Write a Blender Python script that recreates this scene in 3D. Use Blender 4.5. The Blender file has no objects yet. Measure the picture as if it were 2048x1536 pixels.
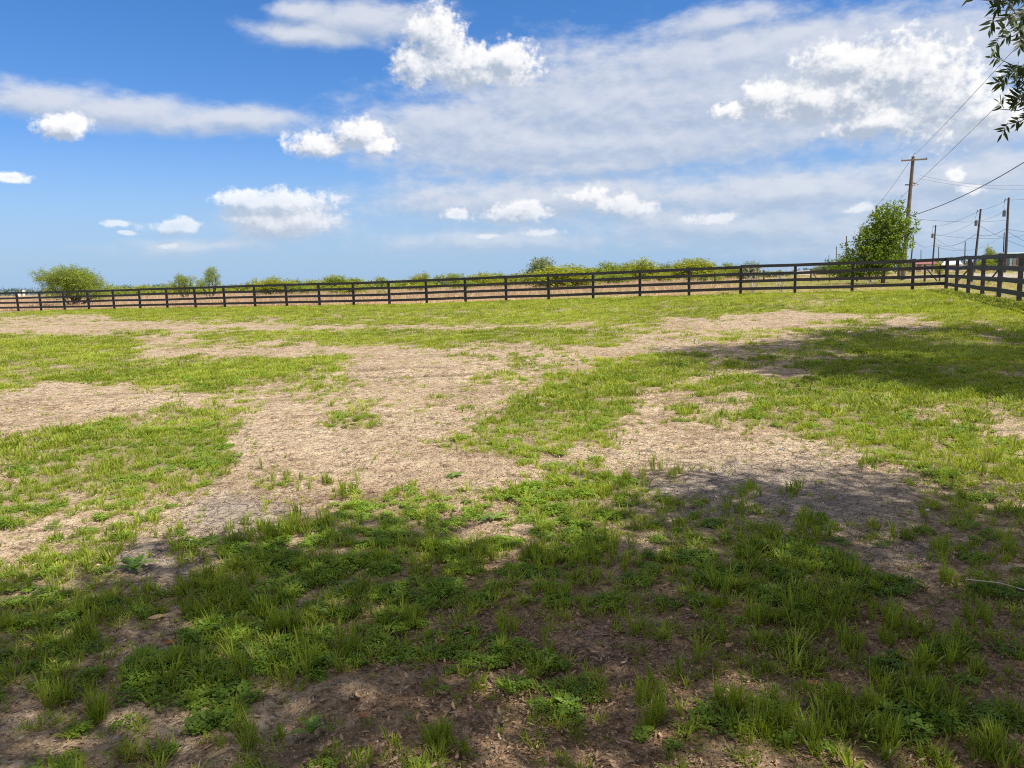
import bpy, math, random
import numpy as np
from mathutils import Vector
random.seed(7)
RNG = np.random.default_rng(11)
R = math.radians
SC = bpy.context.scene
COL = SC.collection

# ------------------------------------------------------------------ camera
FPX, PITCH, ROLL, CAMZ = 1470.0, 7.95, 1.6, 1.6
p, r = R(PITCH), R(ROLL)
F = np.array([0, math.cos(p), -math.sin(p)])
_u = np.array([0, math.sin(p), math.cos(p)])
_x = np.array([1.0, 0, 0])
CX = _x * math.cos(r) - _u * math.sin(r)
CU = _x * math.sin(r) + _u * math.cos(r)
cam = bpy.data.cameras.new('camera')
camo = bpy.data.objects.new('camera', cam)
COL.objects.link(camo)
cam.lens = FPX / 2048 * 36
cam.sensor_width = 36
cam.clip_start = 0.05
cam.clip_end = 12000
from mathutils import Matrix
m = Matrix.Identity(4)
for i in range(3):
    m[i][0], m[i][1], m[i][2] = CX[i], CU[i], -F[i]
m[2][3] = CAMZ
camo.matrix_world = m
SC.camera = camo

# ------------------------------------------------------------------ light and exposure
SUN_EL = 56.0
SX, SY = 0.85, -0.53                       # sun stands to the right and slightly behind
n = math.hypot(SX, SY)
SX, SY = SX / n, SY / n
SUN = np.array([SX * math.cos(R(SUN_EL)), SY * math.cos(R(SUN_EL)), math.sin(R(SUN_EL))])
sl = bpy.data.lights.new('sun', 'SUN')
sl.energy = 5.0
sl.angle = R(0.53)
sl.color = (1.0, 0.93, 0.81)
so = bpy.data.objects.new('sun', sl)
COL.objects.link(so)
so.rotation_euler = Vector((-SUN[0], -SUN[1], -SUN[2])).to_track_quat('-Z', 'Y').to_euler()
so.location = (20, -20, 40)
SC.view_settings.view_transform = 'Standard'
SC.view_settings.look = 'None'
SC.view_settings.exposure = 0.45
SC.view_settings.gamma = 1
cy = SC.cycles
cy.max_bounces = 7
cy.diffuse_bounces = 4
cy.glossy_bounces = 2
cy.transmission_bounces = 4
cy.transparent_max_bounces = 6
cy.sample_clamp_indirect = 6
cy.caustics_reflective = False
cy.caustics_refractive = False
cy.filter_width = 1.1
cy.use_denoising = False


def ray(px, py):
    return F + CX * (px - 1024) / FPX + CU * (768 - py) / FPX


def azel(px, py):
    d = ray(px, py)
    return math.atan2(d[0], d[1]), math.atan2(d[2], math.hypot(d[0], d[1]))


class NT:
    """small helper to write node trees as expressions"""
    def __init__(s, tree):
        s.t = tree

    def n(s, typ, **kw):
        nd = s.t.nodes.new(typ)
        for k, v in kw.items():
            setattr(nd, k, v)
        return nd

    def put(s, sock, v):
        if isinstance(v, bpy.types.NodeSocket):
            s.t.links.new(v, sock)
        elif v is not None:
            if sock.type == 'RGBA' and len(v) == 3:
                v = (*v, 1)
            sock.default_value = v

    def m(s, op, a, b=None, c=None, clamp=False):
        nd = s.n('ShaderNodeMath', operation=op, use_clamp=clamp)
        for i, v in enumerate((a, b, c)):
            if v is not None:
                s.put(nd.inputs[i], v)
        return nd.outputs[0]

    def v(s, op, a, b=None, c=None):
        nd = s.n('ShaderNodeVectorMath', operation=op)
        for i, q in enumerate((a, b, c)):
            if q is not None:
                s.put(nd.inputs[i], q)
        return nd.outputs['Value'] if op in ('LENGTH', 'DOT_PRODUCT') else nd.outputs[0]

    def mix(s, f, a, b, typ='MIX'):
        nd = s.n('ShaderNodeMix', data_type='RGBA', blend_type=typ)
        s.put(nd.inputs[0], f)
        s.put(nd.inputs[6], a)
        s.put(nd.inputs[7], b)
        return nd.outputs[2]

    def ss(s, x, lo, hi, a=0.0, b=1.0):
        nd = s.n('ShaderNodeMapRange', interpolation_type='SMOOTHSTEP')
        s.put(nd.inputs[0], x)
        for i, q in enumerate((lo, hi, a, b)):
            s.put(nd.inputs[1 + i], q)
        return nd.outputs[0]

    def noise(s, vec, scale, detail=4, rough=0.55, dist=0.0, out=0):
        nd = s.n('ShaderNodeTexNoise')
        s.put(nd.inputs['Vector'], vec)
        nd.inputs['Scale'].default_value = scale
        nd.inputs['Detail'].default_value = detail
        nd.inputs['Roughness'].default_value = rough
        nd.inputs['Distortion'].default_value = dist
        return nd.outputs[out]

    def attr(s, name, typ='GEOMETRY', out='Fac'):
        nd = s.n('ShaderNodeAttribute', attribute_name=name, attribute_type=typ)
        return nd.outputs[out]


# ------------------------------------------------------------------ sky with clouds
world = bpy.data.worlds.new('World')
SC.world = world
world.use_nodes = True
wt = world.node_tree
wt.nodes.clear()
W = NT(wt)
SKY_STR = 0.11

# (cx, cy, rx, ry) of each cloud lobe, turned into directions on the sky
CUM = [(935, 128, 130, 44), (878, 72, 52, 60), (1010, 122, 74, 42), (828, 128, 44, 48), (850, 60, 40, 40), (960, 150, 110, 32),
       (722, 266, 54, 34), (645, 286, 72, 30), (755, 292, 44, 22), (128, 250, 54, 28),
       (560, 404, 124, 30), (500, 404, 70, 24), (605, 440, 74, 34), (545, 442, 100, 34),
       (355, 458, 56, 17), (372, 448, 26, 16), (910, 430, 27, 17), (1030, 428, 72, 20), (1048, 412, 32, 16),
       (1240, 414, 60, 30, .85), (1170, 390, 80, 26, .7), (1290, 420, 40, 24, .75),
       (1800, 150, 160, 84), (1880, 190, 110, 94), (1640, 200, 160, 52), (1720, 190, 120, 60), (1540, 190, 56, 38), (1464, 224, 46, 26, .95),
       (1975, 225, 90, 42), (1760, 245, 160, 36), (1700, 120, 130, 50), (1912, 352, 24, 24, .85), (1945, 382, 38, 14, .8),
       (228, 448, 42, 10, .8), (255, 468, 28, 7, .8), (330, 494, 38, 9, .8), (18, 352, 46, 14, .9), (1720, 416, 48, 12, .7),
       (1430, 436, 74, 20, .72), (1075, 466, 60, 12, .7), (980, 474, 40, 10, .7)]
VEIL = [(90, 200, 170, 34, .8), (260, 220, 190, 36, .92), (470, 236, 170, 32, .92), (640, 66, 130, 26, .95), (740, 35, 130, 36, 1.), (610, 15, 70, 22, .8),
        (1450, 190, 640, 120, 1.05), (1180, 210, 320, 90, 1.0), (1500, 110, 330, 60, 1.1), (1440, 40, 140, 34, .8), (1060, 290, 300, 60, 1.1), (1330, 275, 320, 56, 1.05), (1900, 100, 190, 70, 1.), (1200, 330, 200, 22, .8),
        (900, 255, 180, 60, .95), (1960, 265, 180, 50, .9), (1080, 400, 360, 52, .95), (1560, 385, 460, 50, .9), (1940, 360, 300, 70, .8),
        (560, 450, 180, 50, .6), (1450, 450, 320, 50, .85), (1000, 480, 340, 34, .6), (1750, 460, 420, 80, .8), (400, 490, 300, 30, .35)]


def lobe(px, py, rx, ry):
    a, e = azel(px, py)
    a1, _ = azel(px + rx, py)
    _, e1 = azel(px, py - ry)
    return a, e, abs(a1 - a), abs(e1 - e)


geo = W.n('ShaderNodeTexCoord').outputs['Generated']
sep = W.n('ShaderNodeSeparateXYZ')
W.put(sep.inputs[0], geo)
az = W.m('ARCTAN2', sep.outputs[0], sep.outputs[1])
hor = W.m('SQRT', W.m('ADD', W.m('MULTIPLY', sep.outputs[0], sep.outputs[0]), W.m('MULTIPLY', sep.outputs[1], sep.outputs[1])))
elv = W.m('ARCTAN2', sep.outputs[2], hor)
cmb = W.n('ShaderNodeCombineXYZ')
W.put(cmb.inputs[0], az)
W.put(cmb.inputs[1], elv)
P0 = cmb.outputs[0]


def field_group(name, lobes, k, wscale, wamp, fscale, famp, stretch=1.0, detail=6):
    g = bpy.data.node_groups.new(name, 'ShaderNodeTree')
    g.interface.new_socket('P', in_out='INPUT', socket_type='NodeSocketVector')
    g.interface.new_socket('D', in_out='OUTPUT', socket_type='NodeSocketFloat')
    G = NT(g)
    gi = G.n('NodeGroupInput').outputs[0]
    go = G.n('NodeGroupOutput')
    st = G.v('MULTIPLY', gi, (1.0, stretch, 1.0))
    w = G.v('SUBTRACT', G.noise(st, wscale, 3, .5, out=1), (.5, .5, .5))
    pp = G.v('MULTIPLY_ADD', w, (wamp, wamp / stretch, 0), gi)
    acc = None
    for L in lobes:
        a, e, ra, re = lobe(*L[:4])
        q = G.v('MULTIPLY_ADD', pp, (1 / ra, 1 / re, 0), (-a / ra, -e / re, 0))
        d = G.v('LENGTH', q)
        if len(L) > 4:
            d = G.m('ADD', d, 1 - L[4])
        if acc is None:
            acc = d
        else:
            nd = G.n('ShaderNodeMath', operation='SMOOTH_MIN')
            G.put(nd.inputs[0], acc)
            G.put(nd.inputs[1], d)
            nd.inputs[2].default_value = k
            acc = nd.outputs[0]
    f1 = G.m('SUBTRACT', G.noise(st, fscale, detail, .58), .5)
    f2 = G.m('SUBTRACT', G.noise(st, fscale * 3.1, 4, .6), .5)
    f1 = G.m('MULTIPLY_ADD', f2, 1.0, f1)
    dens = G.m('MULTIPLY_ADD', f1, famp, G.m('SUBTRACT', 1.0, acc))
    G.put(go.inputs[0], dens)
    return g


def use(g, vec):
    nd = W.n('ShaderNodeGroup')
    nd.node_tree = g
    W.put(nd.inputs[0], vec)
    return nd.outputs[0]


gc = field_group('cumulus', CUM, .30, 18, .022, 30, 1.25, 1.1, 10)
gv = field_group('veil', VEIL, .6, 6, .06, 10, 1.0, 2.0, 6)
dc = use(gc, P0)
dcl = use(gc, W.v('ADD', P0, (.011, .013, 0)))
dv = use(gv, P0)
dvl = use(gv, W.v('ADD', P0, (.010, .012, 0)))
ac = W.m('MULTIPLY', W.ss(dc, -.22, .40), .95)
av = W.m('MULTIPLY', W.ss(dv, -.50, .50), .88)
fine = W.noise(W.v('MULTIPLY', P0, (1, 2.2, 1)), 60, 6, .6)
lit = W.ss(W.m('ADD', W.m('MULTIPLY', W.m('SUBTRACT', dc, dcl), .95), W.m('MULTIPLY', W.m('SUBTRACT', fine, .5), .55)), -.55, .72)
thick = W.ss(dc, .25, 1.1)
lit2 = W.m('SUBTRACT', lit, W.m('MULTIPLY', thick, .22), clamp=True)
ccol = W.mix(lit2, (.45, .52, .63), (1.08, 1.06, 1.04))
vl = W.ss(W.m('ADD', W.m('SUBTRACT', dv, dvl), W.m('MULTIPLY', W.m('SUBTRACT', fine, .5), .3)), -.6, .65)
vcol = W.mix(vl, (.46, .54, .68), (.72, .75, .82))
sky = W.n('ShaderNodeTexSky', sky_type='NISHITA', sun_disc=False)
sky.sun_elevation = R(SUN_EL)
sky.sun_rotation = math.atan2(SX, SY)
sky.altitude = 60
sky.air_density = 1.0
sky.dust_density = 0.6
sky.ozone_density = 3.0
hs = W.n('ShaderNodeHueSaturation')
hs.inputs['Saturation'].default_value = 1.15
hs.inputs['Value'].default_value = 1.0
W.put(hs.inputs['Color'], sky.outputs[0])
skyc = W.mix(1.0, hs.outputs[0], W.mix(W.ss(elv, .0, .36), (.70, .76, .98), (.50, .76, 1.02)), 'MULTIPLY')
inv = 1 / SKY_STR


def scale_col(c, kk):
    nd = W.n('ShaderNodeVectorMath', operation='SCALE')
    W.put(nd.inputs[0], c)
    nd.inputs['Scale'].default_value = kk
    return nd.outputs[0]


lowf = W.ss(elv, .01, .17, .30, 1.0)       # low clouds sit behind more air
CLOUD_K = .76
skyc = W.mix(W.ss(elv, .20, -.01, 0, .9), skyc, scale_col(W.mix(0.0, (.34, .52, .76), (0, 0, 0)), inv * .78))
over = W.m('MULTIPLY', W.ss(elv, .50, .80), W.ss(W.noise(geo, 2.2, 5, .6), .30, .62))  # pale cloud added overhead, above the view, to whiten and lift the shade fill
rear = W.m('MULTIPLY', W.ss(sep.outputs[1], .25, -.25), W.ss(elv, .08, .30))  # unseen cloud cover added behind the camera to make the fill less blue
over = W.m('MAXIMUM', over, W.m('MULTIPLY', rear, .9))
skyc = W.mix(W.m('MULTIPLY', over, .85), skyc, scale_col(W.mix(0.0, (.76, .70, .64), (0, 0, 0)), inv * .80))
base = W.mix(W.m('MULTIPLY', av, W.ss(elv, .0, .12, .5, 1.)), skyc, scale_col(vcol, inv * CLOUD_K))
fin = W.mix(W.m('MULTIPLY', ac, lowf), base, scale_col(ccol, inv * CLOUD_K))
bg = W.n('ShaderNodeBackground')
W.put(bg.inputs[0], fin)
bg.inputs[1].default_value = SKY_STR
wo = W.n('ShaderNodeOutputWorld')
wt.links.new(bg.outputs[0], wo.inputs[0])
world.cycles.sampling_method = 'MANUAL'
world.cycles.sample_map_resolution = 512


# ------------------------------------------------------------------ helpers: noise, terrain, meshes
def vnoise(x, y, seed=0):
    xi, yi = np.floor(x).astype(np.int64), np.floor(y).astype(np.int64)
    fx, fy = x - xi, y - yi
    fx, fy = fx * fx * (3 - 2 * fx), fy * fy * (3 - 2 * fy)

    def h(a, b):
        q = (a * 374761393 + b * 668265263 + seed * 1442695041) & 0xffffffff
        q = ((q ^ (q >> 13)) * 1274126177) & 0xffffffff
        return ((q ^ (q >> 16)) & 0xffff) / 65535.0
    return (h(xi, yi) * (1 - fx) + h(xi + 1, yi) * fx) * (1 - fy) + (h(xi, yi + 1) * (1 - fx) + h(xi + 1, yi + 1) * fx) * fy


def fbm(x, y, sc=1.0, octv=4, seed=0, gain=.5):
    x, y = np.asarray(x, float) * sc, np.asarray(y, float) * sc
    s, a, t = 0, 1.0, 0
    for o in range(octv):
        s = s + a * vnoise(x * 2 ** o + 17.3 * o, y * 2 ** o - 9.1 * o, seed + o)
        t += a
        a *= gain
    return s / t


def sstep(x, a, b):
    t = np.clip((x - a) / (b - a), 0, 1)
    return t * t * (3 - 2 * t)


def tz(x, y):
    """height of the land"""
    x, y = np.asarray(x, float), np.asarray(y, float)
    zf = .42 + .27 * sstep(x, -12, 18)
    g = 1 - np.exp(-(np.clip(y, 0, None) / 13) ** 1.5)
    z = zf * g
    z = z + .25 * sstep(y, 38, 90) * sstep(x, 10, 60)
    z = z + .05 * (fbm(x, y, .25, 3, 5) - .5) * sstep(np.hypot(x, y), 1, 8)
    return z


def tzf(x, y):
    return float(tz(x, y))


def at(px, py, D):
    """the point D metres ahead along the line of sight of a photo pixel"""
    d = ray(px, py)
    t = D / d[1]
    return np.array([d[0] * t, D, CAMZ + d[2] * t])


def ground_at(px, py):
    d = ray(px, py)
    t = 1.0
    for _ in range(60):
        zz = tzf(d[0] * t, d[1] * t)
        t = t + .7 * ((zz - CAMZ) / d[2] - t)
    return d[0] * t, d[1] * t, tzf(d[0] * t, d[1] * t)


def project(x, y, z):
    dx, dy, dz = x, y, z - CAMZ
    w = dx * F[0] + dy * F[1] + dz * F[2]
    w = np.where(np.abs(w) < 1e-3, 1e-3, w)
    return 1024 + FPX * (dx * CX[0] + dy * CX[1] + dz * CX[2]) / w, 768 - FPX * (dx * CU[0] + dy * CU[1] + dz * CU[2]) / w, w


def tag(o, label=None, cat=None, group=None, kind=None):
    if label:
        o['label'] = label
    if cat:
        o['category'] = cat
    if group:
        o['group'] = group
    if kind:
        o['kind'] = kind
    return o


def empty(name, loc, label, cat, group=None):
    o = bpy.data.objects.new(name, None)
    o.empty_display_size = .2
    o.location = loc
    COL.objects.link(o)
    return tag(o, label, cat, group)


def link(name, me, parent=None, loc=None):
    o = bpy.data.objects.new(name, me)
    COL.objects.link(o)
    if parent is not None:
        o.parent = parent
    if loc is not None:
        o.location = loc
    return o


class MB:
    def __init__(s):
        s.v, s.f = [], []

    def add(s, v, f):
        b = len(s.v)
        s.v += [tuple(q) for q in v]
        s.f += [tuple(i + b for i in q) for q in f]
        return s

    def box(s, c, d, ax=None, bev=0):
        """box with centre c, size d and axes ax (3 rows)"""
        ax = np.eye(3) if ax is None else np.asarray(ax, float)
        c = np.asarray(c, float)
        vs = [c + ax[0] * d[0] / 2 * i + ax[1] * d[1] / 2 * j + ax[2] * d[2] / 2 * k for i in (-1, 1) for j in (-1, 1) for k in (-1, 1)]
        return s.add(vs, [(0, 1, 3, 2), (4, 6, 7, 5), (0, 4, 5, 1), (2, 3, 7, 6), (0, 2, 6, 4), (1, 5, 7, 3)])

    def tube(s, pts, rad, n=8, cap=True):
        pts = [np.asarray(q, float) for q in pts]
        rad = [rad] * len(pts) if np.isscalar(rad) else rad
        vs, fs = [], []
        for i, q in enumerate(pts):
            t = pts[min(i + 1, len(pts) - 1)] - pts[max(i - 1, 0)]
            t = t / (np.linalg.norm(t) + 1e-9)
            a = np.cross(t, [0, 0, 1] if abs(t[2]) < .9 else [1, 0, 0])
            a /= np.linalg.norm(a)
            b = np.cross(t, a)
            for k in range(n):
                w = 2 * math.pi * k / n
                vs.append(q + (a * math.cos(w) + b * math.sin(w)) * rad[i])
        for i in range(len(pts) - 1):
            for k in range(n):
                k2 = (k + 1) % n
                fs.append((i * n + k, i * n + k2, (i + 1) * n + k2, (i + 1) * n + k))
        if cap:
            fs.append(tuple(range(n)))
            fs.append(tuple((len(pts) - 1) * n + k for k in range(n - 1, -1, -1)))
        return s.add(vs, fs)

    def mesh(s, name, mat=None, smooth=False):
        me = bpy.data.meshes.new(name)
        me.from_pydata(s.v, [], s.f)
        if mat:
            me.materials.append(mat)
        if smooth:
            me.shade_smooth()
        me.update()
        return me

    def build(s, name, mat, parent=None, loc=None, smooth=False):
        return link(name, s.mesh(name, mat, smooth), parent, loc)


def fast_mesh(name, verts, faces, mat=None, attrs=None, smooth=False):
    """verts (N,3), faces (M,k) arrays"""
    me = bpy.data.meshes.new(name)
    verts = np.ascontiguousarray(verts, np.float32)
    faces = np.ascontiguousarray(faces, np.int32)
    M, k = faces.shape
    me.vertices.add(len(verts))
    me.vertices.foreach_set('co', verts.ravel())
    me.loops.add(M * k)
    me.loops.foreach_set('vertex_index', faces.ravel())
    me.polygons.add(M)
    me.polygons.foreach_set('loop_start', np.arange(0, M * k, k, dtype=np.int32))
    me.update(calc_edges=True)
    me.validate()
    if attrs:
        for nm, a in attrs.items():
            at_ = me.attributes.new(nm, 'FLOAT', 'POINT')
            at_.data.foreach_set('value', np.ascontiguousarray(a, np.float32))
    if mat:
        me.materials.append(mat)
    if smooth:
        me.shade_smooth()
    return me


# ------------------------------------------------------------------ materials
def new_mat(name):
    mt = bpy.data.materials.new(name)
    mt.use_nodes = True
    mt.node_tree.nodes.clear()
    T = NT(mt.node_tree)
    out = T.n('ShaderNodeOutputMaterial')
    return mt, T, out


def solid(name, col, rough=.6, var=.25, scale=6, col2=None, bump=.0, spec=.4, metal=0, stretch=(1, 1, 1)):
    mt, T, out = new_mat(name)
    tc = T.n('ShaderNodeTexCoord').outputs['Object']
    tc = T.v('MULTIPLY', tc, stretch)
    nz = T.noise(tc, scale, 5, .6)
    c2 = col2 or tuple(c * (1 - var) for c in col)
    c1 = tuple(min(1, c * (1 + var)) for c in col) if not col2 else col
    c = T.mix(T.ss(nz, .3, .7), c2, c1)
    b = T.n('ShaderNodeBsdfPrincipled')
    T.put(b.inputs['Base Color'], c)
    T.put(b.inputs['Roughness'], T.m('MULTIPLY_ADD', nz, .25, rough - .12))
    b.inputs['Specular IOR Level'].default_value = spec
    b.inputs['Metallic'].default_value = metal
    if bump:
        bp = T.n('ShaderNodeBump')
        bp.inputs['Strength'].default_value = bump
        bp.inputs['Distance'].default_value = .02 if bump < .35 else .03
        T.put(bp.inputs['Height'], T.noise(tc, scale * 3, 6, .65))
        T.put(b.inputs['Normal'], bp.outputs[0])
    T.t.links.new(b.outputs[0], out.inputs[0])
    return mt


def leafmat(name, dark, light, trans=.4, tcol=None, inst=False, spec=.3, rough=.55, patch=None):
    mt, T, out = new_mat(name)
    tone = T.attr('tone', 'INSTANCER' if inst else 'GEOMETRY')
    if inst:
        t2 = T.attr('bt')
        tone = T.m('ADD', T.m('MULTIPLY', tone, .62), T.m('MULTIPLY', t2, .38))
    c = T.mix(T.m('MULTIPLY', tone, 1.0, clamp=True), dark, light)
    if patch:
        c = T.mix(T.ss(tone, .86, 1.0), c, patch)
    b = T.n('ShaderNodeBsdfPrincipled')
    T.put(b.inputs['Base Color'], c)
    b.inputs['Roughness'].default_value = rough
    b.inputs['Specular IOR Level'].default_value = spec
    tr = T.n('ShaderNodeBsdfTranslucent')
    tc = tcol or (1.25, 1.15, .45)
    T.put(tr.inputs[0], T.mix(1.0, c, tc, 'MULTIPLY'))
    mx = T.n('ShaderNodeMixShader')
    mx.inputs[0].default_value = trans
    T.t.links.new(b.outputs[0], mx.inputs[1])
    T.t.links.new(tr.outputs[0], mx.inputs[2])
    T.t.links.new(mx.outputs[0], out.inputs[0])
    return mt


M_FENCE = solid('black_fence_paint', (.042, .041, .044), .6, .35, 2.2, col2=(.020, .020, .023), bump=.15, spec=.35, stretch=(.5, .5, 4))
M_POLE = solid('weathered_pole_wood', (.15, .115, .088), .85, .4, 5, bump=.4, stretch=(4, 4, .5))
M_POLE2 = solid('dark_pole_wood', (.06, .05, .045), .85, .4, 5, bump=.3, stretch=(4, 4, .5))
M_METAL = solid('grey_galvanised_steel', (.12, .125, .13), .5, .2, 10, metal=.3)
M_CERAM = solid('insulator_ceramic', (.30, .31, .33), .3, .1, 10)
M_CABLE = solid('black_cable', (.05, .055, .065), .6, .1, 3)
M_BARK = solid('grey_brown_bark', (.11, .085, .065), .9, .35, 8, bump=.6, stretch=(2, 2, .6))
M_PALETWIG = solid('bleached_twigs', (.55, .50, .40), .9, .15, 8)
M_LEAF = leafmat('mesquite_leaves', (.12, .18, .03), (.42, .50, .09), .45)
M_LEAFY = leafmat('yellow_green_leaves', (.15, .19, .02), (.46, .50, .06), .45)
M_LEAFS = leafmat('scrub_leaves', (.14, .20, .04), (.46, .53, .11), .45)
M_LEAFD = leafmat('dusty_leaves', (.12, .16, .07), (.32, .38, .18), .35)
M_LEAFM = leafmat('broad_tree_leaves', (.05, .10, .014), (.29, .41, .05), .44)
M_LEAFK = leafmat('far_dark_leaves', (.045, .075, .035), (.11, .16, .075), .3)
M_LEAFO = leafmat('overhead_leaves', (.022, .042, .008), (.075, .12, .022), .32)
M_GRASS = leafmat('grass_blades', (.105, .17, .016), (.48, .56, .075), .44, inst=True, patch=(.66, .56, .28))
M_CLOVER = leafmat('clover_leaves', (.085, .19, .022), (.34, .48, .06), .45, inst=True)
M_DRY = leafmat('dry_field_grass', (.36, .235, .15), (.78, .61, .42), .30, tcol=(1.1, 1., .8), inst=True)
M_WEED = leafmat('field_weeds', (.16, .20, .05), (.58, .54, .24), .35, inst=True)
M_LITTER = leafmat('fallen_leaves', (.12, .065, .036), (.64, .46, .30), .12, tcol=(1, .8, .6), inst=True, patch=(.62, .52, .42))
M_CLOD = solid('soil_crumbs', (.40, .32, .24), .95, .3, 20)


def clod_mat():
    mt, T, out = new_mat('crumbs')
    tone = T.attr('tone', 'INSTANCER')
    c = T.mix(tone, (.13, .088, .056), (.70, .575, .41))
    b = T.n('ShaderNodeBsdfDiffuse')
    T.put(b.inputs[0], c)
    T.t.links.new(b.outputs[0], out.inputs[0])
    return mt


M_CLOD = clod_mat()
M_ROSETTE = leafmat('rosette_leaves', (.08, .17, .03), (.26, .38, .08), .35)
M_STONE = solid('pale_stone', (.42, .38, .33), .9, .25, 14, bump=.4)
M_STONEG = solid('grey_stone', (.26, .26, .27), .9, .25, 14, bump=.4)
M_WHITE = solid('white_scrap', (.75, .74, .70), .8, .08, 20)
M_DLEAF = solid('rust_brown_dead_leaf', (.36, .15, .065), .8, .3, 40)
M_TLEAF = solid('tan_dead_leaf', (.50, .34, .19), .8, .25, 40)

# ------------------------------------------------------------------ cover map: how green each spot of the yard is
COVER = {
    612: [(1100, 8), (1560, 9), (1680, 6), (2048, 9)],
    622: [(60, 7), (1100, 8), (1540, 9), (1640, 5), (2048, 9)],
    632: [(100, 4), (220, 2), (400, 8), (1024, 7), (1200, 9), (1310, 7), (1370, 3), (1440, 7), (1700, 0), (1860, 3), (2048, 8)],
    645: [(250, 2), (550, 4), (1000, 7), (1150, 8), (1330, 6), (1620, 0), (1760, 6), (1900, 2), (2048, 7)],
    655: [(1000, 1), (1200, 3), (1350, 4), (1560, 0), (1700, 3), (1900, 3), (2048, 6)],
    668: [(100, 4), (250, 3), (350, 7), (400, 3), (600, 7), (1250, 9), (1340, 4), (1440, 3), (1520, 6), (1700, 6), (2048, 7)],
    680: [(280, 8), (400, 1), (620, 6), (1000, 9), (1270, 9), (1400, 2), (1500, 6), (1650, 4), (2048, 7)],
    692: [(280, 9), (330, 2), (500, 4), (640, 3), (700, 5), (960, 6), (1200, 3), (1400, 1), (1600, 3), (2048, 7)],
    705: [(270, 9), (400, 1), (600, 0), (900, 1), (1024, 3), (1150, 3), (1330, 0), (1500, 2), (1700, 4), (2048, 7)],
    718: [(270, 9), (380, 2), (500, 6), (700, 8), (900, 1), (1100, 5), (1260, 2), (1420, 7), (1750, 3), (2048, 8)],
    735: [(280, 9), (400, 8), (600, 9), (700, 4), (1000, 1), (1150, 4), (1200, 5), (1400, 9), (1480, 6), (1600, 2), (2048, 7)],
    755: [(500, 8), (700, 4), (900, 1), (1000, 3), (1100, 4), (1350, 9), (1450, 3), (1600, 4), (2048, 7)],
    775: [(60, 5), (240, 0), (370, 4), (450, 7), (620, 4), (720, 5), (1000, 1), (1080, 3), (1280, 9), (1400, 4), (1600, 7), (2048, 8)],
    800: [(250, 0), (400, 0), (480, 5), (600, 3), (760, 4), (1000, 1), (1060, 6), (1260, 9), (1350, 1), (1420, 4), (1500, 3), (2048, 8)],
    825: [(240, 0), (350, 0), (500, 8), (640, 2), (750, 7), (900, 1), (980, 3), (1250, 9), (1330, 2), (1600, 6), (1800, 7), (2048, 5)],
    850: [(160, 0), (230, 3), (470, 9), (560, 1), (640, 0), (740, 6), (880, 0), (960, 4), (1230, 9), (1300, 1), (1430, 0), (1560, 4), (1800, 8), (1920, 6), (2048, 3)],
    880: [(60, 4), (470, 9), (560, 1), (880, 0), (1200, 9), (1260, 3), (1460, 0), (1560, 2), (1660, 7), (1850, 8), (2048, 6)],
    920: [(400, 8), (470, 6), (900, 0), (1000, 1), (1060, 0), (1130, 4), (1250, 0), (1600, 0), (1700, 2), (2048, 7)],
    950: [(300, 7), (450, 7), (530, 0), (600, 3), (900, 0), (940, 4), (1060, 0), (1180, 7), (1250, 8), (1650, 0), (1780, 6), (2048, 6)],
    985: [(250, 5), (440, 7), (540, 0), (640, 4), (720, 2), (780, 3), (900, 9), (1000, 6), (1270, 8), (1420, 0), (1520, 3), (1780, 1), (2048, 6)],
    1020: [(100, 6), (270, 4), (340, 2), (480, 0), (540, 3), (620, 2), (700, 3), (760, 5), (880, 9), (960, 2), (1030, 4), (1330, 9), (1500, 5), (1600, 4), (1700, 2), (1820, 4), (2048, 6)],
    1060: [(60, 5), (200, 1), (330, 4), (540, 1), (640, 5), (780, 9), (900, 8), (1030, 3), (1200, 9), (1300, 6), (1650, 8), (2048, 6)],
    1100: [(130, 2), (230, 7), (330, 0), (380, 6), (440, 5), (560, 8), (700, 6), (760, 8), (850, 5), (1000, 9), (1040, 1), (1100, 6), (1200, 9), (1250, 1), (1500, 6), (1700, 9), (1850, 2), (2048, 5)],
    1150: [(180, 9), (330, 1), (420, 5), (560, 9), (700, 8), (850, 9), (900, 3), (1120, 7), (1240, 4), (1400, 4), (1720, 9), (1800, 6), (2048, 5)],
    1200: [(350, 8), (450, 9), (550, 4), (640, 7), (1000, 9), (1150, 7), (1400, 4), (1580, 5), (1800, 8), (2048, 4)],
    1260: [(100, 8), (280, 5), (360, 3), (500, 9), (960, 9), (1060, 1), (1150, 6), (1400, 3), (1500, 4), (1640, 6), (1730, 0), (1800, 5), (1960, 3), (2048, 4)],
    1320: [(150, 8), (230, 4), (330, 1), (420, 6), (620, 8), (900, 7), (980, 4), (1130, 6), (1280, 1), (1400, 4), (1500, 3), (1620, 7), (1800, 1), (1900, 5), (2048, 2)],
    1400: [(200, 5), (260, 1), (560, 9), (700, 3), (780, 0), (860, 2), (960, 5), (1200, 4), (1330, 5), (1620, 4), (1730, 7), (1850, 4), (2048, 3)],
    1480: [(70, 1), (160, 5), (250, 1), (400, 4), (560, 6), (700, 3), (900, 3), (1000, 2), (1060, 5), (1330, 2), (1620, 4), (1800, 6), (1950, 4), (2048, 2)],
    1600: [(2048, 4)]}
_rows = sorted(COVER)
_gx = np.arange(-32, 2081, 16)
_tab = np.array([[next((v for xe, v in COVER[ry] if x <= xe), COVER[ry][-1][1]) for x in _gx] for ry in _rows], float)
_k = np.array([.25, .5, .25])
_tab = np.apply_along_axis(lambda q: np.convolve(np.pad(q, 1, 'edge'), _k, 'valid'), 1, _tab)

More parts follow.
